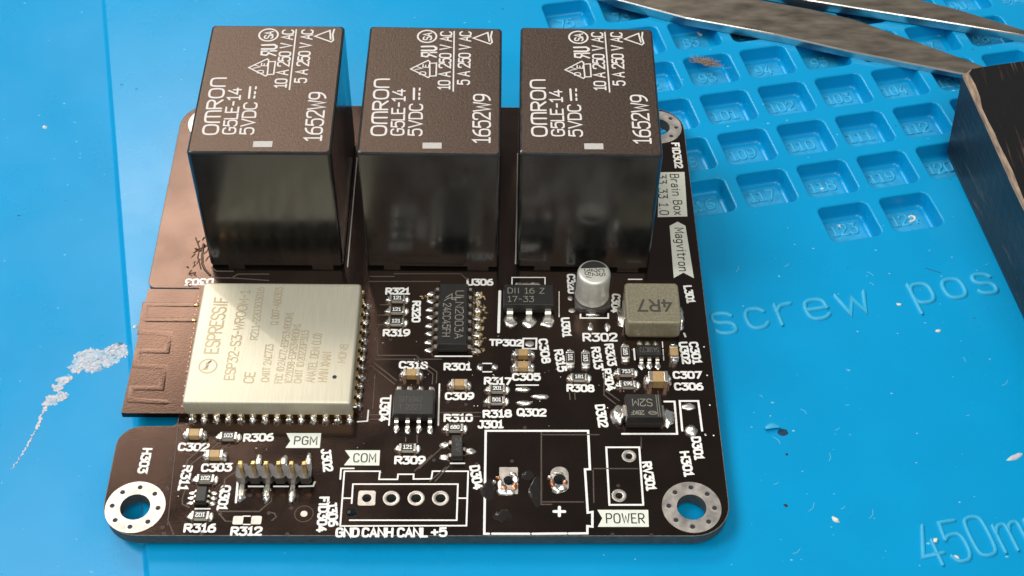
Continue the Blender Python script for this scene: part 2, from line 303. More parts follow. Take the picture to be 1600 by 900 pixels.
# ---------------------------------------------------------------- single-stroke lettering (cap height 6)
def chaikin(p, closed=False, it=2):
    for _ in range(it):
        q = []
        n = len(p)
        if not closed: q.append(p[0])
        for i in range(n if closed else n - 1):
            a, b = p[i], p[(i + 1) % n]
            q.append((a[0] * .75 + b[0] * .25, a[1] * .75 + b[1] * .25)); q.append((a[0] * .25 + b[0] * .75, a[1] * .25 + b[1] * .75))
        if not closed: q.append(p[-1])
        p = q
    return p
G = {
 '0': (4, ['c', (0,1.2),(0,4.8),(.6,6),(3.4,6),(4,4.8),(4,1.2),(3.4,0),(.6,0)]),
 '1': (3, ['l', (.2,4.9),(1.6,6),(1.6,0)], ['l', (.2,0),(3,0)]),
 'i1': (2, ['l', (0,4.9),(1.4,6),(1.4,0)]),
 '2': (4, ['s', (0,4.6),(0,6),(4,6.2),(4,3.6),(2.2,2.4)], ['l', (2.2,2.4),(0,0),(4,0)]),
 '3': (4, ['l', (0.1,6),(3.8,6),(1.8,3.6)], ['s', (1.8,3.6),(4,3.6),(4,0),(0.6,-.2),(0,.8)]),
 '4': (4.2, ['l', (2.6,6),(0,1.6),(4.2,1.6)], ['l', (3.1,3.6),(3.1,0)]),
 '5': (4, ['l', (3.7,6),(.5,6),(.2,3.4)], ['s', (.2,3.4),(1.2,4),(4,4),(4,0),(.8,-.2),(0,.8)]),
 '6': (4, ['s', (3.4,6),(1.6,5.6),(0,4),(0,1.8)], ['c', (0,1.8),(0,3),(.8,3.6),(3.2,3.6),(4,2.8),(4,.8),(3.2,0),(.8,0),(0,.8)]),
 '7': (4, ['l', (0,6),(4,6),(1.4,0)]),
 '8': (4, ['c', (.3,5.2),(1,6),(3,6),(3.7,5.2),(3.7,4),(3,3.3),(1,3.3),(.3,4)], ['c', (0,.8),(0,2.4),(.9,3.3),(3.1,3.3),(4,2.4),(4,.8),(3.2,0),(.8,0)]),
 '9': (4, ['c', (0,3.2),(0,5.2),(.8,6),(3.2,6),(4,5.2),(4,3.2),(3.2,2.4),(.8,2.4)], ['s', (4,4.2),(4,2),(2.4,.4),(.6,0)]),
 'A': (4.4, ['l', (0,0),(2.2,6),(4.4,0)], ['l', (.8,2),(3.6,2)]),
 'B': (4, ['l', (0,0),(0,6)], ['s', (0,6),(3.6,6),(3.6,3.3),(0,3.3)], ['s', (0,3.3),(4,3.3),(4,0),(0,0)]),
 'C': (4, ['s', (4,4.9),(3.4,6),(.6,6),(0,4.6),(0,1.4),(.6,0),(3.4,0),(4,1.1)]),
 'D': (4.2, ['l', (0,0),(0,6)], ['s', (0,6),(3.2,6),(4.2,4.6),(4.2,1.4),(3.2,0),(0,0)]),
 'E': (3.6, ['l', (3.6,6),(0,6),(0,0),(3.6,0)], ['l', (0,3.2),(2.8,3.2)]),
 'F': (3.6, ['l', (3.6,6),(0,6),(0,0)], ['l', (0,3.2),(2.8,3.2)]),
 'G': (4.2, ['s', (4,5),(3.4,6),(.6,6),(0,4.6),(0,1.4),(.6,0),(3.4,0),(4.2,1)], ['l', (4.2,1),(4.2,2.9),(2.4,2.9)]),
 'H': (4.2, ['l', (0,0),(0,6)], ['l', (4.2,0),(4.2,6)], ['l', (0,3.1),(4.2,3.1)]),
 'I': (1.6, ['l', (.8,0),(.8,6)]),
 'J': (3.4, ['s', (3.2,6),(3.2,1),(2.4,-.2),(.6,-.2),(0,1)], ['l', (1.6,6),(3.2,6)]),
 'K': (4, ['l', (0,0),(0,6)], ['l', (4,6),(0,2.4)], ['l', (1.2,3.5),(4,0)]),
 'L': (3.4, ['l', (0,6),(0,0),(3.4,0)]),
 'M': (4.8, ['l', (0,0),(0,6),(2.4,1.8),(4.8,6),(4.8,0)]),
 'N': (4.4, ['l', (0,0),(0,6),(4.4,0),(4.4,6)]),
 'O': (4.6, ['c', (0,1.4),(0,4.6),(.8,6),(3.8,6),(4.6,4.6),(4.6,1.4),(3.8,0),(.8,0)]),
 'P': (4, ['l', (0,0),(0,6)], ['s', (0,6),(4,6),(4,2.8),(0,2.8)]),
 'Q': (4.6, ['c', (0,1.4),(0,4.6),(.8,6),(3.8,6),(4.6,4.6),(4.6,1.4),(3.8,0),(.8,0)], ['l', (2.8,1.5),(4.8,-.6)]),
 'R': (4.2, ['l', (0,0),(0,6)], ['s', (0,6),(4.1,6),(4.1,2.9),(0,2.9)], ['l', (1.8,2.9),(4.2,0)]),
 'S': (4, ['s', (3.9,5.1),(3.2,6),(0,6.2),(0,3.2),(4,3),(4,-.2),(.7,0),(0,.9)]),
 'T': (4, ['l', (0,6),(4,6)], ['l', (2,6),(2,0)]),
 'U': (4.2, ['s', (0,6),(0,1),(.6,-.1),(3.6,-.1),(4.2,1),(4.2,6)]),
 'V': (4.4, ['l', (0,6),(2.2,0),(4.4,6)]),
 'W': (5.4, ['l', (0,6),(1.3,0),(2.7,4.6),(4.1,0),(5.4,6)]),
 'X': (4, ['l', (0,0),(4,6)], ['l', (0,6),(4,0)]),
 'Y': (4, ['l', (0,6),(2,3),(4,6)], ['l', (2,3),(2,0)]),
 'Z': (4, ['l', (0,6),(4,6),(0,0),(4,0)]),
 'n^': (4.2, ['s', (0,0),(0,5),(.8,6),(3.4,6),(4.2,5),(4.2,0)]),
 'm^': (5.6, ['s', (0,0),(0,5),(.8,6),(4.8,6),(5.6,5),(5.6,0)], ['l', (2.8,6),(2.8,0)]),
 'a': (3.4, ['s', (.3,3.6),(1,4.1),(3.3,4.2),(3.3,2.8)], ['l', (3.3,2.8),(3.3,0)], ['c', (3.3,1.8),(2.6,2.4),(.6,2.4),(0,1.6),(0,.6),(.6,0),(2.4,0),(3.3,.8)]),
 'c': (3.2, ['s', (3.2,3.3),(2.5,4),(.6,4),(0,2.9),(0,1.1),(.6,0),(2.5,0),(3.2,.7)]),
 'e': (3.6, ['l', (.05,2.1),(3.6,2.1)], ['s', (3.6,2.1),(3.6,3.3),(2.8,4),(.7,4),(0,3),(0,1),(.7,0),(2.7,0),(3.5,.6)]),
 'g': (3.4, ['c', (0,1.2),(0,3),(.7,4),(2.7,4),(3.4,3.2),(3.4,1),(2.7,.2),(.7,.2)], ['s', (3.4,4),(3.4,-1),(2.6,-1.9),(.4,-1.7)]),
 'i': (1.6, ['l', (0,4),(1,4),(1,0)], ['l', (1,5.5),(1,5.6)]),
 'm': (5.4, ['l', (0,0),(0,4)], ['s', (0,2.8),(.8,4),(2.7,4.2),(2.7,2.6)], ['l', (2.7,2.6),(2.7,0)], ['s', (2.7,2.8),(3.5,4),(5.4,4.2),(5.4,2.6)], ['l', (5.4,2.6),(5.4,0)]),
 'n': (3.4, ['l', (0,0),(0,4)], ['s', (0,2.8),(.9,4),(3.4,4.2),(3.4,2.4)], ['l', (3.4,2.4),(3.4,0)]),
 'o': (3.6, ['c', (0,1),(0,3),(.7,4),(2.9,4),(3.6,3),(3.6,1),(2.9,0),(.7,0)]),
 'p': (3.6, ['l', (0,4),(0,-2)], ['c', (0,1),(0,3),(.7,4),(2.9,4),(3.6,3),(3.6,1),(2.9,0),(.7,0)]),
 'r': (2.6, ['l', (0,0),(0,4)], ['s', (0,2.6),(.8,3.9),(2.6,4)]),
 's': (3.2, ['s', (3.1,3.4),(2.5,4),(0,4.2),(0,2.2),(3.2,2),(3.2,-.2),(.6,0),(0,.6)]),
 't': (2.8, ['s', (1,5.4),(1,.4),(1.6,0),(2.7,.1)], ['l', (0,4),(2.7,4)]),
 'v': (3.6, ['l', (0,4),(1.8,0),(3.6,4)]),
 'w': (5, ['l', (0,4),(1.2,0),(2.5,3.2),(3.8,0),(5,4)]),
 'x': (3.2, ['l', (0,0),(3.2,4)], ['l', (0,4),(3.2,0)]),
 '+': (3.6, ['l', (0,3),(3.6,3)], ['l', (1.8,1.2),(1.8,4.8)]),
 '-': (3, ['l', (.3,2.8),(2.7,2.8)]), '.': (.8, ['l', (.4,.1),(.4,.2)]), ':': (.8, ['l', (.4,.6),(.4,.7)], ['l', (.4,3.2),(.4,3.3)]),
 '(': (1.6, ['s', (1.6,6.6),(0,4.5),(0,1.5),(1.6,-.6)]), ')': (1.6, ['s', (0,6.6),(1.6,4.5),(1.6,1.5),(0,-.6)]), ' ': (2.2,),
}
def tokens(s):
    out = []; i = 0
    while i < len(s):
        if s[i] == '~': out.append(s[i+1] + '^'); i += 2
        else: out.append(s[i]); i += 1
    return out
def text(mb, s, p0, p1, h, hw, z=0.0, fn=None, bead=0.0, base=False, gap=1.5, mi=0, lift=0.0):
    """Lettering from p0 to p1 (2D, along the middle of the line, or its base line when base) with cap height h."""
    tk = tokens(s); adv = sum(G[c][0] for c in tk) + gap * (len(tk) - 1)
    d = Vector(p1) - Vector(p0); L = d.length; t = d / L; n = Vector((-t.y, t.x))
    sx = (L - 2 * hw) / adv; sy = (h - 2 * hw) / 6 if not base else h / 6
    o = Vector(p0) + t * hw - (Vector((0, 0)) if base else n * (sy * 3))
    x = 0; k = 0
    for c in tk:
        g = G[c]
        for st in g[1:]:
            pts = st[1:]
            if st[0] != 'l': pts = chaikin(list(pts), st[0] == 'c')
            q = [tuple(o + t * ((x + a) * sx) + n * (b * sy)) for a, b in pts]
            mb.ribbon(q, hw, z + 0.0015 * (k % 4), bead, closed=(st[0] == 'c'), fn=fn, mi=mi); k += 1
        x += g[0] + gap
    return mb

# ================================================================ silicone mat (the work surface)
MAT_Z = -2.2; LOW_Z = -3.1
U = Vector((8.50, 1.909)); V = Vector((-1.72, 8.062)); C0 = Vector((70.111, 25.212))
ua = U.normalized(); va = Vector((-ua.y, ua.x))
mat_root = thing("repair_mat", "blue silicone repair mat with square numbered compartments and raised lettering", "work mat", (24, 0, LOW_Z - 3))
def pit_outline(c, inset, n=5, r=1.0):
    hx, hy = 3.50 - inset, 3.18 - inset
    q = [c - ua * hx - va * hy, c + ua * hx - va * hy, c + ua * hx + va * hy, c - ua * hx + va * hy]
    return fillet([tuple(p) for p in q], max(.15, r - inset * .6), n)
cells = {}
for j, i0, i1, first in ((5, -2, 8, 67), (4, -2, 7, 75), (3, -2, 6, 83), (2, -1, 5, 92), (1, -1, 5, 100), (0, -1, 4, 108), (-1, -1, 3, 116), (-2, 1, 2, 123)):
    for i in range(i0, i1 + 1): cells[(i, j)] = first + i - i0
STEP0, STEP1 = Vector((-23.737, 55.850)), Vector((-1.619, -39.662))
sd = (STEP1 - STEP0).normalized(); sa, sb = STEP0 - sd * 60, STEP1 + sd * 60
mb = MB()
outer = [tuple(sb), (190, -95), (190, 150), tuple(sa)]
holes = [pit_outline(C0 + U * i + V * j, -0.22) for i, j in cells]
vs, fs = sheet_with_holes(outer, holes)
mb.add([(x, y, MAT_Z) for x, y in vs], fs)
nrm = Vector((sd.y, -sd.x))                                    # towards the lower strip
if nrm.x > 0: nrm = -nrm
cross = [(0.9, 0, MAT_Z), (0, 0, MAT_Z), (0, .12, MAT_Z - .04), (0, .25, MAT_Z - .2), (0, .55, LOW_Z + .15), (0, .8, LOW_Z), (0, 140, LOW_Z)]
rows = []
for a, b, z in cross[1:]:
    rows.append([(*(sa + nrm * b), z), (*(sb + nrm * b), z)])
vsx = [p for r in rows for p in r]
mb.add(vsx, [(2 * k, 2 * k + 1, 2 * k + 3, 2 * k + 2) for k in range(len(rows) - 1)], 0, True)
mb.m[-1] = 1
# underside and outer walls, so that the mat is a closed slab
zb = LOW_Z - 3.0
ol = [tuple(sb), (190, -95), (190, 150), tuple(sa), tuple(sa + nrm * 140), tuple(sb + nrm * 140)]
tz = [MAT_Z, MAT_Z, MAT_Z, MAT_Z, LOW_Z, LOW_Z]
mb.add([(x, y, z) for (x, y), z in zip(ol, tz)] + [(x, y, zb) for x, y in ol],
       [(0, 1, 7, 6), (1, 2, 8, 7), (2, 3, 9, 8), (4, 5, 11, 10), (11, 10, 9, 8, 7, 6)])
mb.build("mat_surface", [SILICONE, GLOSSBAND], mat_root)
for (i, j), num in cells.items():
    c = C0 + U * i + V * j
    rings = []
    for ins, z in ((-.22, 0), (-.08, -.03), (0.02, -.12), (.07, -.3), (.18, -1.9), (.26, -2.2), (.5, -2.4), (.95, -2.45)):
        rings.append([(x, y, MAT_Z + z) for x, y in pit_outline(c, ins)])
    m2 = MB().loft(rings, 0, True, cap1=True, mtop=1)
    o = m2.build("compartment", [SILICONE, DUSTY], mat_root)
    m3 = MB(); s = str(num); w = 1.25 * len(s) + .1; cc = c + va * .75
    text(m3, s, tuple(cc - ua * w / 2), tuple(cc + ua * w / 2), 2.1, .17, MAT_Z - 2.45, bead=.20)
    m3.build("embossed_number", RAISED, o)
sp0, sp1 = Vector((62.46, -8.39)), Vector((99.23, -0.98))
for s, a, e in (("screw", 0, .551), ("pos", .691, 1)):
    m = MB(); text(m, s, tuple(sp0.lerp(sp1, a)), tuple(sp0.lerp(sp1, e)), 4.6, .33, MAT_Z, bead=.30, base=True, gap=2.3); m.build("embossed_lettering", RAISED, mat_root)
m = MB(); text(m, "450mm", (82.02, -40.51), (97.91, -37.09), 4.9, .27, MAT_Z, bead=.28, base=True, gap=1.5); m.build("embossed_lettering", RAISED, mat_root)

# pale scraped residue on the lower strip of the mat
m = MB(); rnd = random.Random(3)
def flake(x, y, z, r):
    k = rnd.randint(5, 8); a0 = rnd.random() * 6; st = 1 + rnd.random() * 1.2; ang = rnd.random() * 3.14
    ring = []
    for q in range(k):
        a = a0 + 2 * math.pi * q / k; rr = r * (.6 + .6 * rnd.random())
        px, py = math.cos(a) * rr * st, math.sin(a) * rr
        ring.append((x + px * math.cos(ang) - py * math.sin(ang), y + px * math.sin(ang) + py * math.cos(ang)))
    h = .03 + .05 * rnd.random()
    m.loft([[(p[0], p[1], z - .01) for p in ring], [(p[0] * .9 + x * .1, p[1] * .9 + y * .1, z + h * (.5 + rnd.random())) for p in ring]], 0, False)
patches = [(((-13.42, -11.96)), 1.5, 70), (((-10.14, -10.95)), 1.15, 55), (((-14.65, -13.53)), .7, 22), (((-12.68, -13.41)), .75, 20), (((-11.01, -12.52)), .8, 22),
           (((-15.94, -15.46)), .55, 14), (((-16.33, -16.50)), .5, 12), (((-15.39, -15.16)), .4, 8), (((-16.56, -18.29)), .75, 24), (((-15.63, -17.72)), .6, 14), (((-17.06, -18.75)), .4, 8)]
sm = MB()
for q_, (c, r, k) in enumerate(patches):
    sm.blob((c[0], c[1], LOW_Z - .01), r * 1.45, r * 1.1, .035, q_ + 3, n=22, m=3, rough=.9)
    for _ in range(k * 2):
        a, rr = rnd.random() * 6.283, r * math.sqrt(rnd.random())
        flake(c[0] + math.cos(a) * rr * 1.25, c[1] + math.sin(a) * rr, LOW_Z, .05 + .17 * rnd.random() ** 1.5)
tail = [((-17.06, -19.13)), ((-17.38, -20.78)), ((-17.55, -22.42)), ((-17.81, -23.59)), ((-18.10, -24.92)), ((-18.61, -26.59)), ((-19.20, -28.15))]
for k in range(len(tail) - 1):
    a, b = Vector(tail[k]), Vector(tail[k + 1]); L = (b - a).length; n = int(L / .16)
    for q in range(n):
        p = a.lerp(b, q / n); flake(p.x + rnd.gauss(0, .05), p.y + rnd.gauss(0, .05), LOW_Z, (.15 - .015 * k) * (.5 + rnd.random()))
sm.build("residue_film", SMEAR, mat_root)["kind"] = "stuff"
o = m.build("scraped_residue", FLAKE, mat_root); o["kind"] = "stuff"
# gouge and lifted flap right of the board
g0 = Vector((68.78, -22.83))
m = MB().blob((g0.x + .1, g0.y - .05, MAT_Z), .62, .5, .02, 5, n=14, rough=.3)  # flat patch; the hollow's shade is put into its dark colour
m.build("gouge", GOUGE, mat_root)
f0 = Vector((67.67, -22.20)); rr = []
for k in range(7):
    t = k / 6; w = .55 * math.sin(math.pi * (.15 + .8 * t))
    cx, cy = f0.x - .9 + 1.9 * t, f0.y - .25 + .45 * math.sin(t * 3)
    rr.append([(cx, cy + w, MAT_Z + .02), (cx, cy + w * .3, MAT_Z + .32), (cx, cy - w, MAT_Z + .42), (cx, cy - w, MAT_Z + .30), (cx, cy + w * .3, MAT_Z + .12), (cx, cy + w, MAT_Z - .03)])
MB().loft(rr, 0, True, cap0=True).build("lifted_flap", RAISED, mat_root)

# ================================================================ circuit board
pcb = thing("circuit_board", "black circuit board with three relays, a silver radio module and small soldered parts", "circuit board", (27, -4, -1.6))
EX, EY = -6.92, -22.94
outline = fillet([(-6.85, -38.35), (61.1, -38.0), (61.2, 30.15), (-7.75, 30.15), (-7.28, -3.35), (-0.55, -3.35), (-0.55, -24.10), (-7.0, -24.20)],
                 [4.1, 4.1, 4.1, 4.1, 1.0, .8, .7, 2.6], 8)
H_FL, H_FR, H_BR = (-3.49, -34.83), (57.02, -34.44), (57.65, 26.44)
H_BL = (H_FL[0] + .1, H_BR[1])
JST = [(21.51, -33.53), (24.20, -33.52), (26.91, -33.50), (29.58, -33.48)]
JST_PEG = (19.99, -35.25)
PWR = [(37.05, -31.15), (42.68, -30.99)]
VAR = [(50.56, -27.80), (49.16, -33.01)]
drill = [(H_FL, 1.62), (H_FR, 1.62), (H_BR, 1.62), (H_BL, 1.62)] + [(p, .52) for p in JST] + [(JST_PEG, .62), (PWR[0], .62), (PWR[1], .70)] + [(p, .36) for p in VAR]
loops = [circle(c, r, 40 if r > 1 else 20) for c, r in drill]
vs, fs = sheet_with_holes(outline, loops)
b = MB(); T = -1.6
b.add([(x, y, 0) for x, y in vs], fs, 0); b.add([(x, y, T) for x, y in vs], [tuple(reversed(f)) for f in fs], 0)
inset = .06
for lp in [outline] + loops:
    n = len(lp); ring0 = [(x, y, 0) for x, y in lp]; ring1 = [(x, y, T) for x, y in lp]
    b.add(ring0 + ring1, [(k, (k + 1) % n, n + (k + 1) % n, n + k) for k in range(n)], 1, True)
board = b.build("board", [MASK, EDGE], pcb)
MB().ribbon(outline, .055, -.035, .042, closed=True).build("rim_highlight", RIMGLINT, pcb)  # rounded edge bead; its pale colour stands in for the edge highlight

def ringpad(c, r0, r1, name="mounting_pad", m=PADTIN, n=48):
    return MB().disc(c, r0, r1, -.01, .035, n).build(name, m, pcb)
via_src = None
def via(parent, c, z=.036, r=.3):
    global via_src
    if via_src is None:
        mm = MB(); mm.disc((0, 0), .20, .30, 0, .02, 14, 0); mm.disc((0, 0), 0, .205, 0, .008, 12, 1)  # dark centre disc: shade of the drilled hole put into the colour
        o = mm.build("via", [PADTIN, SPECKHOLE], None, (0, 0, 0)); o2 = mm.build("via", [TRACE, SPECKHOLE], None, (0, 0, 0))
        via_src = (o.data, o2.data); bpy.data.objects.remove(o); bpy.data.objects.remove(o2)
    o = link("via", via_src[1 if parent is pcb else 0], parent, tuple(Vector((c[0], c[1], z)) - world_offset(parent)))
    o.scale = (r / .3,) * 2 + (1,)
    return o
for c in (H_FL, H_FR, H_BR, H_BL):
    p = ringpad(c, 1.62, 3.25)
    if c is not H_BL:
        for k in range(8): via(p, (c[0] + 2.5 * math.sin(k * math.pi / 4 + .05), c[1] + 2.5 * math.cos(k * math.pi / 4 + .05)), r=.42)
# connector footprint
m = MB(); x, y = JST[0]; q = fillet([(x - .95, y - .95), (x + .95, y - .95), (x + .95, y + .95), (x - .95, y + .95)], .25, 4)
hole = circle((x, y), .52, len(q), math.atan2(q[0][1] - y, q[0][0] - x))
m.loft([[(a, c, -.01) for a, c in q], [(a, c, .035) for a, c in q], [(a, c, .035) for a, c in hole], [(a, c, -.6) for a, c in hole]], 0, False, cap1=False)
m.build("solder_pad", PADTIN, pcb)
for p in JST[1:]:
    MB().lathe(p, [(.95, -.01), (.95, .03), (.90, .04), (.60, .04), (.53, 0), (.52, -.6)], 28, cap1=False).build("solder_pad", PADTIN, pcb)
for p in VAR:
    MB().lathe(p, [(.82, -.01), (.82, .03), (.78, .04), (.46, .04), (.38, 0), (.36, -.6)], 26, cap1=False).build("solder_pad", PADTIN, pcb)
# power terminal footprint, its pads scorched and half covered in solder
def holepad(poly, c, r):
    n = len(poly); hl = circle(c, r, n, math.atan2(poly[0][1] - c[1], poly[0][0] - c[0]))
    return MB().loft([[(a, d, -.01) for a, d in poly], [(a, d, .035) for a, d in poly], [(a, d, .036) for a, d in hl], [(a, d, -.7) for a, d in hl]], 0, False, cap1=False)
c = PWR[0]; q = fillet([(c[0] - 1.05, c[1] - 1.75), (c[0] + 1.0, c[1] - 1.75), (c[0] + 1.0, c[1] + 1.75), (c[0] - 1.05, c[1] + 1.75)], .1, 5)
p1 = holepad(q, c, .62).build("solder_pad", PADTIN, pcb)
c = PWR[1]; q = fillet([(c[0] - 1.0, c[1] - 1.7), (c[0] + 1.0, c[1] - 1.7), (c[0] + 1.0, c[1] + 1.7), (c[0] - 1.0, c[1] + 1.7)], .98, 10)
p2 = holepad(q, c, .70).build("solder_pad", PADTIN, pcb)
COPPER = mat("bare_copper", (0.75, 0.36, 0.22), 0.35, metal=1.0, bump=.4, bscale=3)
m = MB(); c = PWR[0]
for dx, dy, rx, ry, s, mi in ((-.6, -1.45, .85, .5, 1, 0), (.15, -1.55, .55, .42, 2, 0), (-.95, -.5, .35, .75, 3, 0), (.75, .15, .38, .55, 4, 0), (.45, .78, .5, .25, 5, 0), (-.55, -.95, .4, .35, 6, 1), (.6, -.75, .35, .5, 7, 1), (-1.6, -.2, .22, .2, 8, 0), (-1.2, .35, .3, .16, 9, 1)):
    m.blob((c[0] + dx, c[1] + dy, .02), rx, ry, .28, s, rough=.4, mi=mi)
m.build("solder_spill", [SOLDER, COPPER], pcb)
m = MB(); c = PWR[1]
for dx, dy, rx, ry, s, mi in ((-.35, -1.25, .62, .55, 11, 0), (.25, -1.2, .5, .45, 12, 0), (-.85, -.5, .3, .5, 13, 1), (-1.1, .25, .3, .22, 14, 0), (.55, -.35, .3, .3, 15, 1), (-.2, .75, .75, .14, 16, 0)):
    m.blob((c[0] + dx, c[1] + dy, .02), rx, ry, .3, s, rough=.4, mi=mi)
m.build("solder_spill", [SOLDER, COPPER], pcb)
m = MB()
for (x, y), rx, ry, s in (((34.72, -32.33), .8, 1.3, 1), ((39.18, -30.46), .7, .6, 2), ((36.48, -35.67), 1.0, .8, 3), ((40.08, -32.30), .8, 1.9, 6)):
    m.blob((x, y, .004), rx, ry, .012, s + 20, rough=.5, n=20)
m.build("flux_stain", FLUX, pcb)

# ---------------------------------------------------------------- silkscreen lettering and outlines
for s, a, e, h in (
    ("R321", (21.90, -3.67), (24.97, -3.64), 1.15), ("R319", (21.95, -10.26), (25.25, -10.23), 1.15), ("U306", (31.87, -2.10), (35.20, -2.07), 1.15), ("R301", (29.39, -15.33), (32.71, -15.30), 1.15),
    ("C318", (24.11, -15.09), (27.57, -15.16), 1.15), ("C309", (29.66, -19.63), (33.07, -19.60), 1.15), ("R317", (34.16, -17.36), (37.45, -17.43), 1.15), ("C305", (37.45, -16.77), (40.83, -16.74), 1.15),
    ("R318", (34.06, -22.14), (37.43, -22.02), 1.15), ("Q302", (37.95, -21.84), (41.41, -21.90), 1.15), ("R310", (29.60, -22.72), (32.96, -22.69), 1.15), ("J301", (33.49, -23.58), (36.48, -23.55), 1.15),
    ("R309", (24.26, -28.53), (27.76, -28.51), 1.15), ("TP302", (34.72, -11.62), (38.77, -11.68), 1.1), ("R302", (45.93, -10.72), (50.16, -10.68), 1.35), ("R308", (43.79, -18.31), (47.07, -18.37), 1.15),
    ("C307", (56.35, -16.32), (59.82, -16.29), 1.15), ("C306", (56.37, -18.01), (59.82, -17.98), 1.15), ("C302", (-0.06, -26.91), (3.46, -26.97), 1.15), ("R306", (7.09, -25.64), (10.54, -25.52), 1.15),
    ("C303", (2.91, -29.71), (6.36, -29.60), 1.15), ("R316", (2.13, -37.41), (5.62, -37.39), 1.15), ("R312", (7.18, -37.77), (10.60, -37.75), 1.15), ("GND", (18.42, -37.86), (21.03, -37.84), 1.25),
    ("CANH", (21.23, -37.84), (24.66, -37.82), 1.25), ("CANL", (25.01, -37.82), (28.37, -37.80), 1.25), ("+5", (28.64, -37.80), (30.43, -37.71), 1.2),
    ("R320", (25.81, -5.18), (25.88, -8.63), 1.1), ("C308", (41.16, -10.97), (41.54, -14.75), 1.15), ("U301", (43.94, -7.65), (44.08, -10.74), 1.1), ("C320", (44.86, -0.59), (44.91, -3.85), 1.1),
    ("C304", (50.37, -3.79), (50.05, -6.88), 1.1), ("L301", (59.27, -2.34), (59.49, -5.25), 1.1), ("R303", (49.04, -11.68), (49.33, -15.06), 1.15), ("R304", (48.55, -15.45), (49.00, -18.73), 1.15),
    ("R315", (42.96, -12.61), (43.40, -15.97), 1.15), ("R313", (47.41, -12.18), (47.72, -15.55), 1.15), ("C301", (59.20, -11.29), (59.44, -14.68), 1.15), ("U302", (57.97, -11.30), (58.15, -14.69), 1.1),
    ("D302", (47.57, -20.67), (47.87, -23.91), 1.2), ("D301", (58.29, -25.07), (58.44, -28.28), 1.15), ("H301", (56.81, -27.09), (57.10, -30.51), 1.15), ("RV301", (52.46, -28.50), (52.77, -32.37), 1.15),
    ("D304", (33.20, -29.15), (33.74, -32.34), 1.2), ("J302", (16.50, -27.04), (17.04, -30.12), 1.15), ("J306", (17.70, -33.93), (18.16, -37.15), 1.15), ("FID304", (16.88, -33.36), (16.91, -37.87), 1.15),
    ("R311", (1.44, -29.38), (1.30, -32.73), 1.15), ("Q301", (6.02, -31.95), (5.89, -35.22), 1.15), ("H303", (-3.39, -27.11), (-3.46, -30.51), 1.15), ("U304", (22.79, -19.87), (22.75, -23.31), 1.15),
    ("FID302", (59.78, 23.35), (59.91, 18.39), 1.15), ("D303", (0.66, -2.33), (-2.86, -2.47), 1.15)):
    m = MB(); text(m, s, a, e, h, .132, .012); m.build("reference_text", SILK, pcb)
def silk(name, *lines, w=.09, closed=False, m=None):
    for k, l in enumerate(lines): MB().ribbon(l, w, .010 + .0012 * k, closed=closed).build(name, m or SILK, pcb)
OUT = "footprint_outline"
silk(OUT, [(18.81, -30.04), (22.75, -30.02), (22.71, -31.08), (24.74, -31.07), (24.78, -30.40), (26.51, -30.39), (26.51, -31.02), (28.48, -30.98), (28.58, -29.97), (32.54, -29.95), (32.46, -36.93), (18.88, -37.06)],
     [(18.88, -37.06), (18.81, -30.04)], [(19.91, -34.19), (19.88, -31.73), (31.43, -31.65), (31.40, -36.26), (19.84, -36.33)],
     [(18.92, -33.55), (19.90, -33.55)], [(31.47, -33.47), (32.40, -33.46)], [(18.43, -31.08), (18.42, -29.68), (19.84, -29.67)])
silk(OUT, [(43.51, -37.83), (45.49, -37.80), (45.53, -36.90), (46.06, -36.97), (46.14, -35.12), (45.63, -35.22), (45.54, -29.60), (46.09, -29.59), (46.09, -24.39), (34.44, -24.48), (34.40, -37.92), (34.90, -37.92)],
     [(35.25, -37.91), (39.24, -37.89)], [(39.58, -37.89), (43.23, -37.83)], w=.13)
silk(OUT, [(48.05, -26.63), (51.78, -26.60), (51.74, -34.18), (48.04, -34.21)], closed=True, w=.11)
silk(OUT, [(55.09, -20.19), (56.27, -20.18), (56.21, -24.73), (49.94, -24.78)], w=.12)
silk(OUT, [(56.83, -24.28), (56.87, -20.10), (59.03, -20.08), (59.10, -24.27)], w=.12)
silk(OUT, [(28.38, -13.78), (32.66, -13.74)], w=.10)
silk(OUT, [(36.00, -3.53), (35.86, -10.03)], w=.17); silk(OUT, [(43.31, -3.55), (43.21, -7.56)], w=.06)
silk(OUT, [(37.50, -2.36), (37.51, -1.26), (41.62, -1.22), (41.60, -2.32)], w=.07)
silk(OUT, [(45.83, -7.13), (45.80, -7.73), (49.18, -7.70), (49.21, -6.99)], w=.1)
silk(OUT, [(38.82, -10.99), (40.41, -10.97), (40.35, -12.54), (38.76, -12.55)], closed=True, w=.11)
silk(OUT, [(52.00, -1.42), (53.68, -1.40)], w=.09); silk(OUT, [(58.23, -10.01), (58.35, -10.51)], w=.12)
silk(OUT, [(55.51, -11.32), (55.49, -12.20)], [(55.50, -12.50), (55.48, -13.37)], [(55.48, -13.56), (55.46, -14.14)], w=.06)
silk("orientation_mark", [(52.02, -12.43), (52.04, -14.08)], w=.10)
silk(OUT, [(23.41, -19.57), (23.42, -23.78)], [(28.99, -17.88), (29.03, -23.74)], w=.09)
silk(OUT, [(30.58, -28.92), (32.10, -28.90)], w=.1); silk(OUT, [(37.95, -17.97), (40.51, -17.94)], w=.09)
silk(OUT, [(7.12, -30.02), (7.32, -34.16)], w=.12)
silk(OUT, [(8.46, -32.10), (10.07, -32.09)], [(11.23, -32.08), (12.81, -32.07)], [(14.00, -32.06), (15.54, -32.01), (15.67, -31.47)], w=.1)
silk(OUT, [(19.82, -23.33), (20.93, -23.23), (20.95, -21.71)], w=.09)
silk(OUT, [(3.02, -35.00), (4.61, -34.99)], w=.09)
silk("plus_sign", [(41.95, -35.09), (43.13, -35.09)], [(42.56, -34.54), (42.53, -35.63)], w=.17)
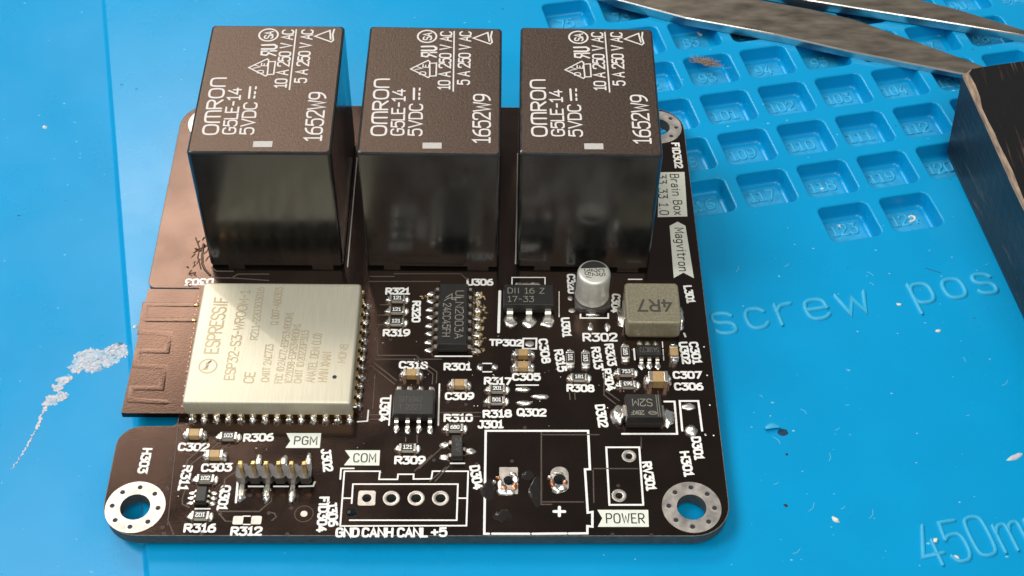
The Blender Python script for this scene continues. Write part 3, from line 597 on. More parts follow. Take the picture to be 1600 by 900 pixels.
silk(OUT, [(16.84, 19.91), (16.97, 0.28)], w=.06); silk(OUT, [(38.40, 20.93), (37.96, 1.05)], w=.08)
silk(OUT, [(34.02, -14.81), (35.04, -14.80)], [(34.03, -16.05), (35.05, -16.04)], w=.09)
silk(OUT, [(8.32, -35.89), (9.08, -35.89)], [(8.45, -36.93), (9.20, -36.93)], w=.07)
for a in ((60.44, -12.06), (60.42, -16.34), (60.32, -20.66), (59.44, -24.88), (60.35, -24.92), (59.41, -24.79)):
    MB().disc(a, 0, .10, -.01, .012, 10).build("silkscreen_dot", SILK, pcb)

# white flag labels with dark letters
def flag(poly, s, a, e, h, second=None):
    f = MB().prism(poly, -.004, .014).build("label_flag", LABELINK, pcb)
    m = MB(); text(m, s, a, e, h, .075, .0185, gap=1.9)
    if second: text(m, *second[:3], h, .075, .0185, gap=1.9)
    m.build("label_text", INKGAP, f)
flag([(11.98, -26.99), (12.43, -26.03), (11.87, -24.97), (15.82, -24.94), (15.82, -26.96)], "PGM", (12.85, -25.99), (15.48, -25.97), 1.2)
flag([(18.71, -29.26), (19.31, -28.19), (18.66, -27.25), (22.61, -27.22), (22.63, -29.26)], "COM", (19.67, -28.27), (22.24, -28.25), 1.25)
flag([(46.64, -36.99), (47.18, -35.92), (46.69, -34.85), (52.24, -34.82), (52.17, -36.96)], "POWER", (47.56, -35.92), (51.80, -35.90), 1.3)
flag([(57.67, -1.15), (58.93, -0.23), (60.19, -1.14), (59.88, 7.83), (58.92, 8.55), (57.84, 7.81)], "Magvitron", (59.03, 7.46), (59.02, -0.01), 1.25)
flag([(56.42, 9.33), (60.27, 9.50), (60.57, 17.69), (57.19, 17.60)], "Brain Box", (59.18, 17.28), (59.21, 9.74), 1.25, ("33 33 1.0", (57.51, 17.26), (57.30, 9.72)))

# copper traces under the mask
def trace(*pts, w=.09, h=.03):
    m = MB(); m.ribbon(list(pts), w, 0, h); return m.build("trace", TRACE, pcb)
for t in ([(22.85, -0.77), (31.13, -0.68), (32.08, -1.79)], [(19.86, -1.25), (22.87, -1.22)], [(19.91, -2.07), (28.52, -1.98)], [(21.30, -9.57), (21.54, -13.68), (26.08, -13.64), (27.11, -14.78)],
          [(21.32, -14.26), (25.85, -14.22), (28.20, -16.42), (28.16, -17.88)], [(27.11, -14.78), (28.66, -16.10), (28.63, -17.69)], [(21.18, -14.80), (23.99, -17.40)], [(20.95, -15.31), (23.77, -17.92)],
          [(21.40, -16.44), (21.46, -21.49)], [(21.09, -22.34), (22.19, -22.33)], [(21.13, -22.96), (22.22, -22.95)], [(29.21, -21.95), (33.91, -21.91)], [(30.10, -22.49), (33.77, -22.46)],
          [(0.09, -0.01), (0.80, -0.59), (2.81, -0.56)], [(0.09, -1.36), (0.90, -1.70), (2.79, -1.68), (3.50, -1.03), (7.30, -0.99)], [(2.79, -1.68), (7.42, -2.05)],
          [(40.77, -24.67), (40.61, -34.18), (41.73, -34.18)], [(40.91, -24.94), (47.31, -24.89)], [(46.54, -29.48), (51.47, -29.45)], [(52.10, -25.20), (52.00, -26.69)], [(46.46, -29.74), (46.36, -33.90)], [(40.61, -33.86), (45.24, -33.83)],
          [(48.31, -15.83), (48.15, -19.29), (49.43, -20.56)], [(48.33, -18.64), (49.89, -20.10)], [(54.45, -18.68), (54.79, -22.24)], [(44.14, -19.05), (44.19, -19.97)], [(44.74, -19.04), (44.78, -19.96)],
          [(3.35, -26.19), (2.25, -27.58), (1.28, -28.70), (1.22, -29.81)], [(4.52, -26.35), (2.95, -28.01), (1.83, -29.12), (1.71, -29.72)], [(5.68, -26.43), (4.03, -28.08)],
          [(1.57, -32.64), (1.44, -33.63), (1.56, -34.44), (2.38, -34.84)], [(7.05, -30.02), (5.78, -31.12), (5.77, -32.12), (5.40, -32.53)], [(5.49, -35.31), (9.98, -35.28), (11.15, -33.97)], [(11.16, -34.05), (11.11, -33.56)],
          [(11.48, -36.39), (11.92, -35.99), (11.66, -35.51), (11.02, -35.35)], [(5.74, -35.63), (6.47, -36.51), (7.17, -36.58)], [(13.61, -34.20), (13.63, -33.63), (13.94, -33.30)],
          [(-0.45, -24.29), (0.36, -37.02)], [(0.26, -36.39), (1.24, -38.28)], [(28.45, -27.82), (26.60, -29.96)], [(29.50, -26.86), (27.09, -29.62)], [(30.42, -29.26), (28.92, -31.29)], [(30.07, -29.43), (28.35, -31.29)],
          [(25.58, -14.22), (29.13, -14.19)], [(32.77, -4.08), (33.74, -5.92)], [(22.48, -5.83), (21.39, -5.84)], [(22.57, -7.46), (21.33, -7.47)], [(22.65, -8.96), (21.26, -8.98)], [(41.40, -5.85), (41.39, -6.46)],
          [(49.27, -13.23), (49.92, -13.90)], [(35.21, -17.64), (36.03, -16.88)], [(25.41, -25.50), (25.43, -26.02)], [(26.69, -25.14), (26.74, -26.19)]):
    trace(*t)
for c in ((5.41, -27.73), (5.45, -28.59), (13.40, -34.85), (11.04, -35.51), (5.80, -35.63), (-0.37, -24.38), (-0.67, -28.55), (-0.42, -32.41), (-0.14, -37.34), (0.12, -38.13), (4.14, -38.03), (13.31, -38.09), (19.68, -35.30), (8.77, -33.25), (0.49, -21.78), (0.35, -22.86), (30.05, -20.45), (32.12, -20.80), (28.69, -28.50), (31.04, -28.31),
          (31.78, -25.97), (34.27, -20.96), (33.48, -28.98), (37.41, -28.57), (49.13, -31.73), (22.93, -11.33), (48.19, -37.91), (52.39, -37.97), (38.89, -23.98)):
    via(pcb, c, .0, .2)
MB().disc((14.85, -35.57), 0, .38, -.01, .03, 20).build("fiducial_mark", PADTIN, pcb)
MB().disc((14.85, -35.57), .95, 1.05, -.01, .02, 28).build("fiducial_ring", TRACE, pcb)
# wrinkled mask where flux crept out from under the left relay
m = MB(); m.ribbon([(-1.45, 3.87), (-1.37, 2.13), (-1.16, 0.62), (-0.71, -0.34), (0.05, -1.28)], .16, 0, .14); m.ribbon([(-2.58, 4.96), (-1.85, 3.21), (-1.87, 1.69), (-1.20, -0.23)], .09, 0, .10)
rnd = random.Random(11)
for k in range(36):
    x, y = (-1.95, 1.69); x += rnd.gauss(0, .45); y += rnd.gauss(0, 2.0); L = .2 + .5 * rnd.random(); a = 1.57 + rnd.gauss(0, .8)
    m.ribbon([(x, y), (x + L * math.cos(a), y + L * math.sin(a)), (x + L * math.cos(a) + .15, y + L * 1.5 * math.sin(a))], .06, 0, .09)
m.build("wrinkled_mask", MASK, pcb)

# ---------------------------------------------------------------- relays
RW, RL, RH = 16.5, 22.94, 19.72
m = MB()
def rr(i, z, r=.45): return [(x, y, z) for x, y in fillet([(i, i), (RW - i, i), (RW - i, RL - i), (i, RL - i)], r, 4)]
m.loft([rr(0, .55), rr(0, RH - .28), rr(.09, RH - .09), rr(.28, RH)], 0, False, cap0=True, mtop=1)
relay = m.build("relay", [RELAYSIDE, RELAYTOP], pcb, (0, 0, 0))
base = MB().box(.35, .45, 0, RW - .35, RL - .45, .56)
for x0, x1, y0 in ((2.2, 4.2, .1), (12.6, 15.2, .1), (.8, 2.0, 20), (14, 15.6, 20)): base.box(x0, y0, 0.002, x1, y0 + 1.2, .57)
base.build("relay_base", RELAYSIDE, relay, (0, 0, 0))
TZ = RH + .012
m = MB()
text(m, "OMRO~n".replace("OMRO", "O~mRO"), (2.33, 2.91), (2.12, 12.99), 1.95, 0.132, TZ, gap=1.3)
text(m, "G5LE-i4".replace("i4", "14"), (4.49, 3.03), (4.27, 11.17), 1.65, 0.110, TZ, gap=1.1)
text(m, "5VDC", (6.52, 2.99), (6.42, 8.59), 1.7, 0.110, TZ, gap=1.2)
m.ribbon([(6.11, 9.33), (6.04, 11.32)], .13, TZ)
for a, e in (((466,553),(466,541)), ((467,532),(467,519)), ((468,511),(468,500)), ((469,491),(469,481))): pass
m.ribbon([(6.74, 9.35), (6.73, 9.71)], .11, TZ); m.ribbon([(6.73, 10.10), (6.71, 10.46)], .11, TZ); m.ribbon([(6.73, 10.99), (6.73, 11.36)], .11, TZ)
text(m, "10 A 250 V AC", (9.61, 11.16), (9.56, 22.09), 1.55, 0.106, TZ, gap=.9)
m.ribbon([(10.74, 10.90), (10.54, 22.11)], .085, TZ)
text(m, "5 A 250 V AC", (11.91, 12.06), (11.96, 22.15), 1.55, 0.106, TZ, gap=.9)
text(m, "1652W9", (14.23, 1.97), (14.18, 10.50), 2.15, 0.119, TZ, gap=1.1)
m.ribbon([(14.94, 20.30), (14.73, 21.99), (12.94, 20.86), (15.04, 19.79), (15.29, 20.12), (15.12, 21.21), (15.25, 22.22)], .10, TZ)
ca = (7.21, 21.04); m.ribbon(circle(ca, 1.16, 28), .11, TZ, closed=True)
text(m, "SA", (ca[0] + .05, ca[1] - .75), (ca[0] + .05, ca[1] + .75), 1.15, .09, TZ + .003, gap=1.0)
m.ribbon([(6.64, 19.07), (8.12, 19.16), (8.41, 18.90), (8.42, 18.60), (8.15, 18.36), (6.67, 18.33)], .15, TZ)          # recognised-component mark, reversed R
m.ribbon([(8.47, 18.01), (6.71, 17.91), (6.73, 17.26), (7.33, 17.16), (7.57, 17.46), (7.55, 17.93)], .13, TZ + .003); m.ribbon([(7.56, 17.58), (8.46, 17.12)], .12, TZ + .006)
m.ribbon([(5.47, 14.84), (7.53, 16.49), (7.73, 16.23), (7.84, 13.54), (7.66, 13.31)], .09, TZ, closed=True)
m.ribbon([(7.78, 15.94), (8.56, 16.01), (8.59, 13.64), (7.87, 13.57)], .09, TZ + .003)
text(m, "V", (6.43, 14.63), (6.47, 15.39), .95, .07, TZ + .003); text(m, "D", (6.96, 13.78), (6.97, 14.41), .85, .07, TZ + .003); text(m, "E", (7.28, 15.11), (7.31, 15.75), .85, .07, TZ + .003)
m.build("printed_marking", PRINT, relay, (0, 0, 0))
q = [(7.49, 0.96), (7.47, 1.93), (9.67, 1.97), (9.68, 1.00)]
patch = MB().prism(list(reversed(q)), RH, RH + .012); patch.build("inspection_patch", PATCH, relay, (0, 0, 0))
R1 = [relay, None, None]
relay.location = Vector((0, 0, 0)) - world_offset(pcb); relay.rotation_euler.z = .0045
for k, (x, y, r) in enumerate(((19.337, .134, -.005), (38.093, .268, -.013))):
    R1[k + 1] = copy_part(relay, pcb, Vector((x, y, 0)) - world_offset(pcb), r); R1[k + 1].rotation_euler.y = (.004, -.003)[k]
relay["label"] = "relay standing on the left, nearest the copper coloured board corner"
R1[1]["label"] = "middle relay of the row"; R1[2]["label"] = "relay standing behind the small round capacitor"

# ---------------------------------------------------------------- radio module
m = MB(); m.box(EX, EY, .06, EX + 26.4, EY + 18.6, .86); module = m.build("radio_module", MASK, pcb)
m = MB(); m.ribbon([(-0.69, -6.83), (-6.83, -6.81), (-6.67, -11.17), (-3.25, -11.36), (-3.16, -14.04), (-6.51, -13.93), (-6.47, -16.16), (-3.08, -16.34), (-2.94, -19.44), (-6.27, -19.41), (-6.21, -21.14), (-2.12, -21.40)], .42, .856, .016)
m.ribbon([(-0.66, -9.23), (-6.69, -9.24)], .40, .857, .016)
m.build("antenna_trace", MASK, module)
for p in ((-0.73, -6.83), (-0.69, -9.23)): MB().blob((*p, .9), .32, .22, .12, 3).build("gold_via", GOLD, module)
m = MB(); rnd = random.Random(5)
for k in range(26):
    t = k / 25; a = Vector((-0.61, -4.06)).lerp(Vector((-0.01, -21.90)), t)
    m.blob((a.x - .12 + rnd.uniform(-.08, .08), a.y, .86), .13, .13, .06, k)
m.build("shield_solder_bead", COPPER, module)
SZ = 3.1
quad = [(0.69, -23.10), (19.59, -22.94), (18.97, -5.04), (-0.13, -5.19)]
cc = Vector((sum(p[0] for p in quad) / 4, sum(p[1] for p in quad) / 4))
def sq(i, z, r=.35):
    x0, x1 = (quad[0][0] + quad[3][0]) / 2 + i, (quad[1][0] + quad[2][0]) / 2 - i
    y0, y1 = (quad[0][1] + quad[1][1]) / 2 + i, (quad[2][1] + quad[3][1]) / 2 - i
    return [(x, y, z) for x, y in fillet([(x0, y0), (x1, y0), (x1, y1), (x0, y1)], r, 4)]
sh = MB().loft([sq(0, .9), sq(0, SZ - .32), sq(.05, SZ - .14), sq(.16, SZ - .04), sq(.34, SZ)], 0, True).build("metal_shield", SHIELD, module)
sharpen(sh, 60)
mk = MB(); ez = SZ + .012
def et(s, a, e, h, w=.075, g=1.3):
    m_ = MB(); text(m_, s, a, e, h, w, ez, gap=g); m_.build('etched_marking', ETCH, module)
et("ESPRESSIF", (2.61, -16.10), (2.74, -7.45), 1.75, .12)
lc = (2.52, -17.87); mk.ribbon(circle(lc, 1.0, 24), .09, ez, closed=True)
for r_ in (.25, .5, .75): mk.ribbon([(lc[0] - r_ * .9 + .1, lc[1] - .55), (lc[0] - r_ * .35 + .1, lc[1] - .1), (lc[0] - r_ * .6 + .2, lc[1] + .35), (lc[0] + .35 - r_ * .2, lc[1] + .75)], .07, ez + .002)
et("ESP32-S3-WROOM-1", (5.16, -19.87), (5.43, -6.31), 1.25, .085)
et("CE", (7.39, -20.30), (7.49, -18.66), 1.25, .09)
et("R211-220303016", (7.31, -13.97), (7.22, -5.88), .95, .06)
et("CMIIT 2AC7Z3", (9.29, -20.11), (9.24, -14.62), .95, .06)
et("Q 007-AB0303", (9.42, -11.73), (9.45, -5.86), .95, .06)
et("FCC ID:2AC7Z-ESPS3WROOM1", (10.79, -20.27), (11.10, -9.75), .9, .055)
et("IC:21098-ESPS3WROOM1", (11.92, -20.26), (12.14, -11.51), .9, .055)
et("CMIIT ID:2022DP3113", (12.97, -20.26), (13.20, -12.47), .9, .055)
et("ANATEL DEM (1.0)", (14.38, -20.15), (14.70, -12.94), 1.05, .065)
et("HVIN XMAN", (15.79, -20.05), (15.98, -15.69), 1.1, .07)
et("M0N8", (17.72, -17.27), (17.89, -14.54), .95, .05)
mk.build("etched_emblem", ETCH, module)
MB().disc((17.13, -19.31), 0, .26, SZ - .05, SZ + .012, 18).build("vent_hole", SPECKHOLE, module)  # flat dark disc, the hole's inner shade painted on
for a, e in (((1.02, -21.98), (13.89, -21.88)), ((14.48, -21.87), (17.76, -21.84)), ((18.19, -21.84), (19.58, -21.83))):
    MB().ribbon([a, e], .17, .86, .10).build("shield_rim", TIN, module)
MB().blob((*(0.39, -21.90), .86), .3, .3, .15, 4).build("shield_rim", TIN, module)
pad = MB().box(-.42, 0, .8, .42, .55, .885); pad.box(-.40, -.035, .1, .40, .01, .884)
pad_src = pad.build("castellated_pad", GOLD, module, (0, 0, 0)); pm = pad_src.data; bpy.data.objects.remove(pad_src)
jm = []
for s in range(4):
    j = MB().blob((0, -.32, 0), .40, .52, .55, 40 + s, rough=.55, n=12, m=6); j.blob((0, -.06, .3), .3, .14, .5, 50 + s, rough=.5)
    o = j.build("solder_joint", SOLDER, module, (0, 0, 0)); jm.append(o.data); bpy.data.objects.remove(o)
off = -world_offset(module)
fx0 = 1.04; fx1 = 18.95
for k in range(14):
    x = fx0 + (fx1 - fx0) * k / 13
    link("castellated_pad", pm, module, Vector((x, EY, 0)) + off); link("solder_joint", jm[k % 4], module, Vector((x, EY, 0)) + off)
for k in range(14):
    x = fx0 + (fx1 - fx0) * k / 13
    link("castellated_pad", pm, module, Vector((x, EY + 18.6, 0)) + off, math.pi)
XR = EX + 26.4
ry0, ry1 = -21.25, -6.17
for k in range(12):
    y = ry0 + (ry1 - ry0) * k / 11
    link("castellated_pad", pm, module, Vector((XR, y, 0)) + off, math.pi / 2); link("solder_joint", jm[(k * 3 + 1) % 4], module, Vector((XR, y, 0)) + off, math.pi / 2)

# ---------------------------------------------------------------- small parts soldered to the board
PO = world_offset(pcb)
def at(p, z=0.0): return Vector((p[0], p[1], z)) - PO
def chip_part(name, body_mat, L, W, H, end, em, seed):
    """Two-terminal part along x: body with two sub-part terminals and two solder joints."""
    m = MB()
    if name == "resistor":
        m.box(-L / 2 + end, -W / 2, .05, L / 2 - end, W / 2, H - .03, 0); m.box(-L / 2 + end, -W / 2 + .03, H - .03, L / 2 - end, W / 2 - .03, H, 1)
    else: m.box(-L / 2 + end, -W / 2, .04, L / 2 - end, W / 2, H, 0, bev=.05)
    o = m.build(name, body_mat, pcb, (0, 0, 0))
    for s in (-1, 1):
        a, b = sorted((s * (L / 2 - end), s * L / 2))
        MB().box(a, -W / 2 - .015, .02, b, W / 2 + .015, H + .02, 0, bev=.06).build("terminal", em, o, (0, 0, 0))
        j = MB().blob((s * (L / 2 + .12), 0, 0), .36, W * .50, H * .82, seed + s, rough=.4, n=14)
        j.build("solder_joint", SOLDER, o, (0, 0, 0))
    return o
def code(parent, s, W, H, L, flip=False):
    m = MB(); a, e = ((-L / 2, 0), (L / 2, 0)) if not flip else ((L / 2, 0), (-L / 2, 0))
    text(m, s, a, e, W, .045, H + .008, gap=1.6); m.build("value_code", SILK, parent, (0, 0, 0))
res = chip_part("resistor", [CERAMIC, RESTOP], 1.75, .86, .46, .30, TIN, 60)
def resistor(p, rot, s, flip=False, first=[True]):
    if first[0]: o = res; o.location = at(p); o.rotation_euler.z = rot; first[0] = False
    else:
        o = copy_part(res, pcb, at(p), rot)
    o.scale = (1.13, 1.13, 1.13)
    code(o, s, .50, .46, .92, flip)
    return o
Hh = math.pi / 2
for p, r, s, fl in (((23.48, -5.15), 0, "121", 0), ((23.49, -6.99), 0, "121", 0), ((23.50, -8.80), 0, "121", 0), ((35.73, -18.79), 0, "201", 0), ((35.66, -20.44), 0, "501", 0),
                    ((30.95, -24.34), 0, "680", 0), ((25.71, -27.09), 0, "121", 0), ((5.48, -25.68), 0, "103", 0), ((3.68, -31.37), 0, "102", 0), ((3.77, -36.07), 0, "102", 1),
                    ((44.35, -14.19), -Hh, "101", 0), ((46.16, -14.27), -Hh, "183", 0), ((45.31, -17.03), 0, "181", 0), ((50.92, -13.26), -Hh, "165", 0), ((50.83, -16.22), 0, "753", 0), ((50.96, -18.01), 0, "563", 1)):
    resistor(p, r, s, fl)
cap = chip_part("ceramic_capacitor", MLCC, 1.75, .88, .80, .36, TIN, 80)
first = True
for p, r in (((25.70, -16.79), 0), ((31.34, -18.23), 0), ((38.78, -13.72), 0), ((38.73, -15.54), 0), ((1.68, -25.50), 0), ((4.35, -28.34), 0), ((56.67, -13.46), -Hh)):
    cap.scale = (1.1, 1.1, 1.08)
    if first: cap.location = at(p); cap.rotation_euler.z = r; first = False
    else: copy_part(cap, pcb, at(p), r)
big = chip_part("ceramic_capacitor", MLCC, 2.3, 1.5, 1.35, .5, TIN, 90); big.location = at((54.47, -17.53))
big["label"] = "large tan ceramic capacitor above the rectifier diode"
# empty pads wetted with solder
def pads(ps, rx, ry, rz=.16, name="tinned_pad", mt=SOLDER, rough=.3):
    for k, p in enumerate(ps): MB().blob((p[0], p[1], .0), rx, ry, rz, 100 + k + p[0], rough=rough, n=14).build(name, mt, pcb)
pads([(33.65, -15.39), (35.42, -15.37)], .42, .48, .3); pads([(46.92, -9.13), (49.01, -9.11)], .38, .62, .3)
for q in ((7.83, -36.42), (9.80, -36.40)):
    MB().prism(fillet([(q[0] - .55, q[1] - .52), (q[0] + .55, q[1] - .52), (q[0] + .55, q[1] + .52), (q[0] - .55, q[1] + .52)], .16, 4), -.01, .04).build("tinned_pad", PADTIN, pcb)
pads([(57.84, -20.95)], .85, .45, .2); pads([(57.84, -24.36)], .75, .75, .45)
pads([(38.69, -18.63), (40.71, -19.63), (38.84, -20.56)], .95, .36, .28); pads([(39.57, -11.77)], .55, .45, .1, mt=PADTIN, rough=.05)
pads([(44.66, -4.58)], .35, .38, .08, mt=PADTIN, rough=.1); pads([(44.79, -6.53)], .45, .36, .08, mt=PADTIN, rough=.1)

m = MB(); rnd = random.Random(21)
for x, y in ((786, 503), (741, 454), (742, 470), (744, 486), (745, 502), (745, 518), (744, 534), (664, 455), (668, 462)):
    pass
# gull-wing leads: profile in (distance out, height)
def lead_mesh(w, prof, th=.16):
    m = MB(); top = []; bot = []
    n = len(prof)
    for i, (a, b) in enumerate(prof):
        d0 = Vector(prof[i]) - Vector(prof[i - 1]) if i else Vector(prof[1]) - Vector(prof[0])
        d1 = Vector(prof[i + 1]) - Vector(prof[i]) if i < n - 1 else d0
        d = (d0.normalized() + d1.normalized()).normalized(); nn = Vector((-d.y, d.x))
        top.append((a + nn.x * th / 2, b + nn.y * th / 2)); bot.append((a - nn.x * th / 2, b - nn.y * th / 2))
    rings = [[(-w / 2, t[0], t[1]), (w / 2, t[0], t[1]), (w / 2, u[0], u[1]), (-w / 2, u[0], u[1])] for t, u in zip(top, bot)]
    return m.loft(rings, 0, False, cap0=True)
def mesh_of(m, name, mt):
    o = m.build(name, mt, None, (0, 0, 0)); me = o.data; bpy.data.objects.remove(o); return me
def leads(parent, me, jme, spots):
    """spots: (x, y, rotation) in the parent's local frame, lead pointing along local +y of the rotation."""
    for k, (x, y, r) in enumerate(spots):
        link("lead", me, parent, (x, y, 0), r)
        if jme: link("solder_joint", jme[k % len(jme)], parent, (x, y, 0), r)
def chip(name, p, W, D, H, inset, z0=.12, dot=None, cham=0.0):
    m = MB(); zm = z0 + (H - z0) * .5
    r = lambda i, z: [(-W / 2 + i, -D / 2 + i, z), (W / 2 - i, -D / 2 + i, z), (W / 2 - i, D / 2 - i, z), (-W / 2 + i, D / 2 - i, z)]
    m.loft([r(inset, z0), r(0, zm - .06), r(0, zm + .06), r(inset, H - .05), r(inset + .05, H)], 0, False, cap0=True)
    o = m.build(name, CHIP, pcb, at(p))
    if dot: MB().disc(dot, 0, dot[2], H - .02, H + .006, 18).build("pin_one_mark", INKGAP, o, (0, 0, 0))
    return o
def joints(rx, ry, rz, y, seed, n=4, name="solder_joint", mt=SOLDER, rough=.45):
    return [mesh_of(MB().blob((0, y, 0), rx, ry, rz, seed + k, rough=rough, n=12), name, mt) for k in range(n)]
sl = mesh_of(lead_mesh(.42, [(-.05, .85), (.30, .85), (.48, .72), (.62, .22), (.78, .12), (1.15, .10)]), "lead", TIN)
sj = joints(.36, .62, .22, .95, 130, 4)
# driver chip, eight leads a side
c = (30.38, -8.51); W, D = 3.7, 9.75
drv = chip("driver_chip", c, W, D, 1.65, .16, dot=(-1.2, 4.1, .36))
leads(drv, sl, sj, [(s * W / 2, (k - 3.5) * 1.27, -s * Hh) for k in range(8) for s in (-1, 1)])
m = MB(); text(m, "ULN2003A", (.75, 3.6), (.75, -3.9), 1.05, .05, 1.66); text(m, "24CC45FH", (-.75, 1.6), (-.75, -3.6), 1.0, .05, 1.66)
m.ribbon([(-.9, 2.5), (-.2, 3.1), (-.2, 2.2), (.3, 2.2)], .06, 1.66); m.ribbon([(-1.1, 2.0), (-.6, 2.4), (.9, 2.5)], .06, 1.662)
m.build("chip_marking", CHIPMARK, drv, (0, 0, 0))
m = MB(); rnd = random.Random(33)
for k in range(85):
    y = rnd.uniform(-4.9, 4.9); m.blob((c[0] + 3.05 + rnd.gauss(.15, .34), c[1] + y, 0), .10 + .16 * rnd.random(), .10 + .12 * rnd.random(), .12 + .16 * rnd.random(), k + 200, rough=.6, n=8, m=4)
for k in range(10):
    m.blob((c[0] - 3.3 + rnd.gauss(0, .35), c[1] + 3.9 + rnd.gauss(0, .25), 0), .1 + .12 * rnd.random(), .08 + .1 * rnd.random(), .1, k + 300, rough=.6, n=8, m=4)
o = m.build("solder_spatter", mat("burnt_flux_solder", (0.42, 0.33, 0.20), 0.3, metal=.8, bump=.6, bscale=4, vary=.5, vscale=2.5), pcb); o["kind"] = "stuff"
# transceiver chip, four leads front and back
c = (26.20, -21.58); W, D = 4.75, 3.7
tr = chip("transceiver_chip", c, W, D, 1.55, .14, dot=(1.85, 1.35, .2))
leads(tr, sl, sj, [((k - 1.5) * 1.27, s * D / 2, 0 if s > 0 else math.pi) for k in range(4) for s in (-1, 1)])
m = MB(); text(m, "SIT1042", (-1.7, .35), (1.0, .35), .75, .035, 1.556); text(m, "T 2227", (-1.7, -.75), (1.0, -.75), .75, .035, 1.556); m.build("chip_marking", mat("faint_marking", (.075, .07, .06), .6), tr, (0, 0, 0))
# voltage regulator with wide tab
c = (39.53, -5.40); W, D = 6.2, 3.45
reg = chip("voltage_regulator", c, W, D, 1.6, .12, z0=.1)
rl = mesh_of(lead_mesh(.72, [(-.05, .85), (.35, .85), (.55, .65), (.72, .2), (.9, .13), (1.5, .12)], .24), "lead", TIN)
rj = joints(.85, 1.0, .30, 1.15, 170, 3)
leads(reg, rl, rj, [(x, -D / 2, math.pi) for x in (-2.3, 0, 2.3)])
MB().box(-1.5, D / 2 - .1, .05, 1.5, D / 2 + 1.0, .55, 0, bev=.08).build("tab", TIN, reg, (0, 0, 0))
MB().blob((0, D / 2 + 1.1, 0), 1.7, .55, .4, 9, rough=.5).build("solder_joint", SOLDER, reg, (0, 0, 0))
m = MB(); text(m, "DII 16 Z", (-2.6, .62), (1.9, .62), .92, .045, 1.606); text(m, "17-33", (-2.6, -.72), (.6, -.72), .92, .045, 1.606)
m.build("chip_marking", CHIPMARK, reg, (0, 0, 0))
# converter chip, three leads front and back
c = (53.70, -13.38); W, D = 2.9, 1.6
cv = chip("converter_chip", c, W, D, 1.1, .08, z0=.08)
cl = mesh_of(lead_mesh(.42, [(-.05, .5), (.2, .5), (.3, .4), (.38, .15), (.5, .09), (.8, .08)], .13), "lead", TIN)
cj = joints(.36, .6, .16, .75, 190, 3)
leads(cv, cl, cj, [((k - 1) * .95, s * D / 2, 0 if s > 0 else math.pi) for k in range(3) for s in (-1, 1)])
m = MB(); text(m, "S418C7J", (1.15, -.05), (-1.15, -.05), .75, .04, 1.106); m.build("chip_marking", mat("dim_marking", (.12, .11, .10), .6), cv, (0, 0, 0))
# rectifier diode
c = (52.43, -22.34); W, D = 4.25, 3.5
di = chip("rectifier_diode", c, W, D, 2.15, .13, z0=.1)
dl = mesh_of(lead_mesh(1.5, [(-.1, 1.1), (.12, 1.1), (.2, .9), (.16, .3), (.1, .15), (-.4, .12)], .2), "lead", TIN)
link("lead", dl, di, (-W / 2, 0, 0), Hh); link("lead", dl, di, (W / 2, 0, 0), -Hh)
MB().blob((-W / 2 - .65, -.1, 0), .95, 1.25, .85, 71, rough=.5, n=16).build("solder_joint", SOLDER, di, (0, 0, 0))
MB().blob((W / 2 + .65, -.2, 0), .85, 1.2, .5, 72, rough=.5, n=16).build("solder_joint", SOLDER, di, (0, 0, 0))
m = MB(); text(m, "S2M", (.95, .42), (-1.35, .42), 1.05, .05, 2.156); text(m, "2BKF", (-.05, -1.0), (-1.6, -1.0), .62, .04, 2.156)
m.ribbon(chaikin([(.35, -1.0), (.7, -.75), (1.3, -.85), (1.35, -1.2), (.7, -1.25)], True), .04, 2.156, closed=True); m.ribbon([(.5, -1.0), (.8, -1.05), (1.1, -.95), (1.25, -1.05)], .035, 2.158)
m.ribbon([(1.42, 1.5), (1.50, -1.5)], .03, 2.156); m.ribbon([(1.66, 1.5), (1.74, -1.5)], .03, 2.156)
m.build("chip_marking", CHIPMARK, di, (0, 0, 0))
# small transistors
def sot(name, p, W, D, H, spots, lm, jm_, rot=0.0):
    o = chip(name, p, W, D, H, .07, z0=.06); o.rotation_euler.z = rot
    leads(o, lm, jm_, spots); return o
q1 = sot("transistor", (3.61, -33.68), 1.25, 2.0, 1.0, [(s * .62, (k - 1) * .65, -s * Hh) for k in range(3) for s in (-1, 1)],
         mesh_of(lead_mesh(.28, [(-.05, .45), (.15, .45), (.24, .3), (.3, .1), (.5, .07), (.62, .07)], .11), "lead", TIN), joints(.24, .42, .14, .55, 210, 3))
q1["label"] = "six-leaded transistor beside the lower left mounting hole"
d4 = sot("diode_array", (31.25, -27.22), 1.35, 2.95, 1.05, [(-.67, .75, Hh), (-.67, -.95, Hh), (.67, -.1, -Hh)],
         mesh_of(lead_mesh(.42, [(-.05, .5), (.2, .5), (.3, .35), (.38, .12), (.55, .08), (.8, .08)], .13), "lead", TIN), joints(.40, .65, .26, .72, 220, 3))
m = MB(); text(m, "24V", (.12, 1.0), (.12, -.8), .6, .035, 1.056); m.build("chip_marking", mat("grey_marking", (.10, .10, .095), .6), d4, (0, 0, 0))
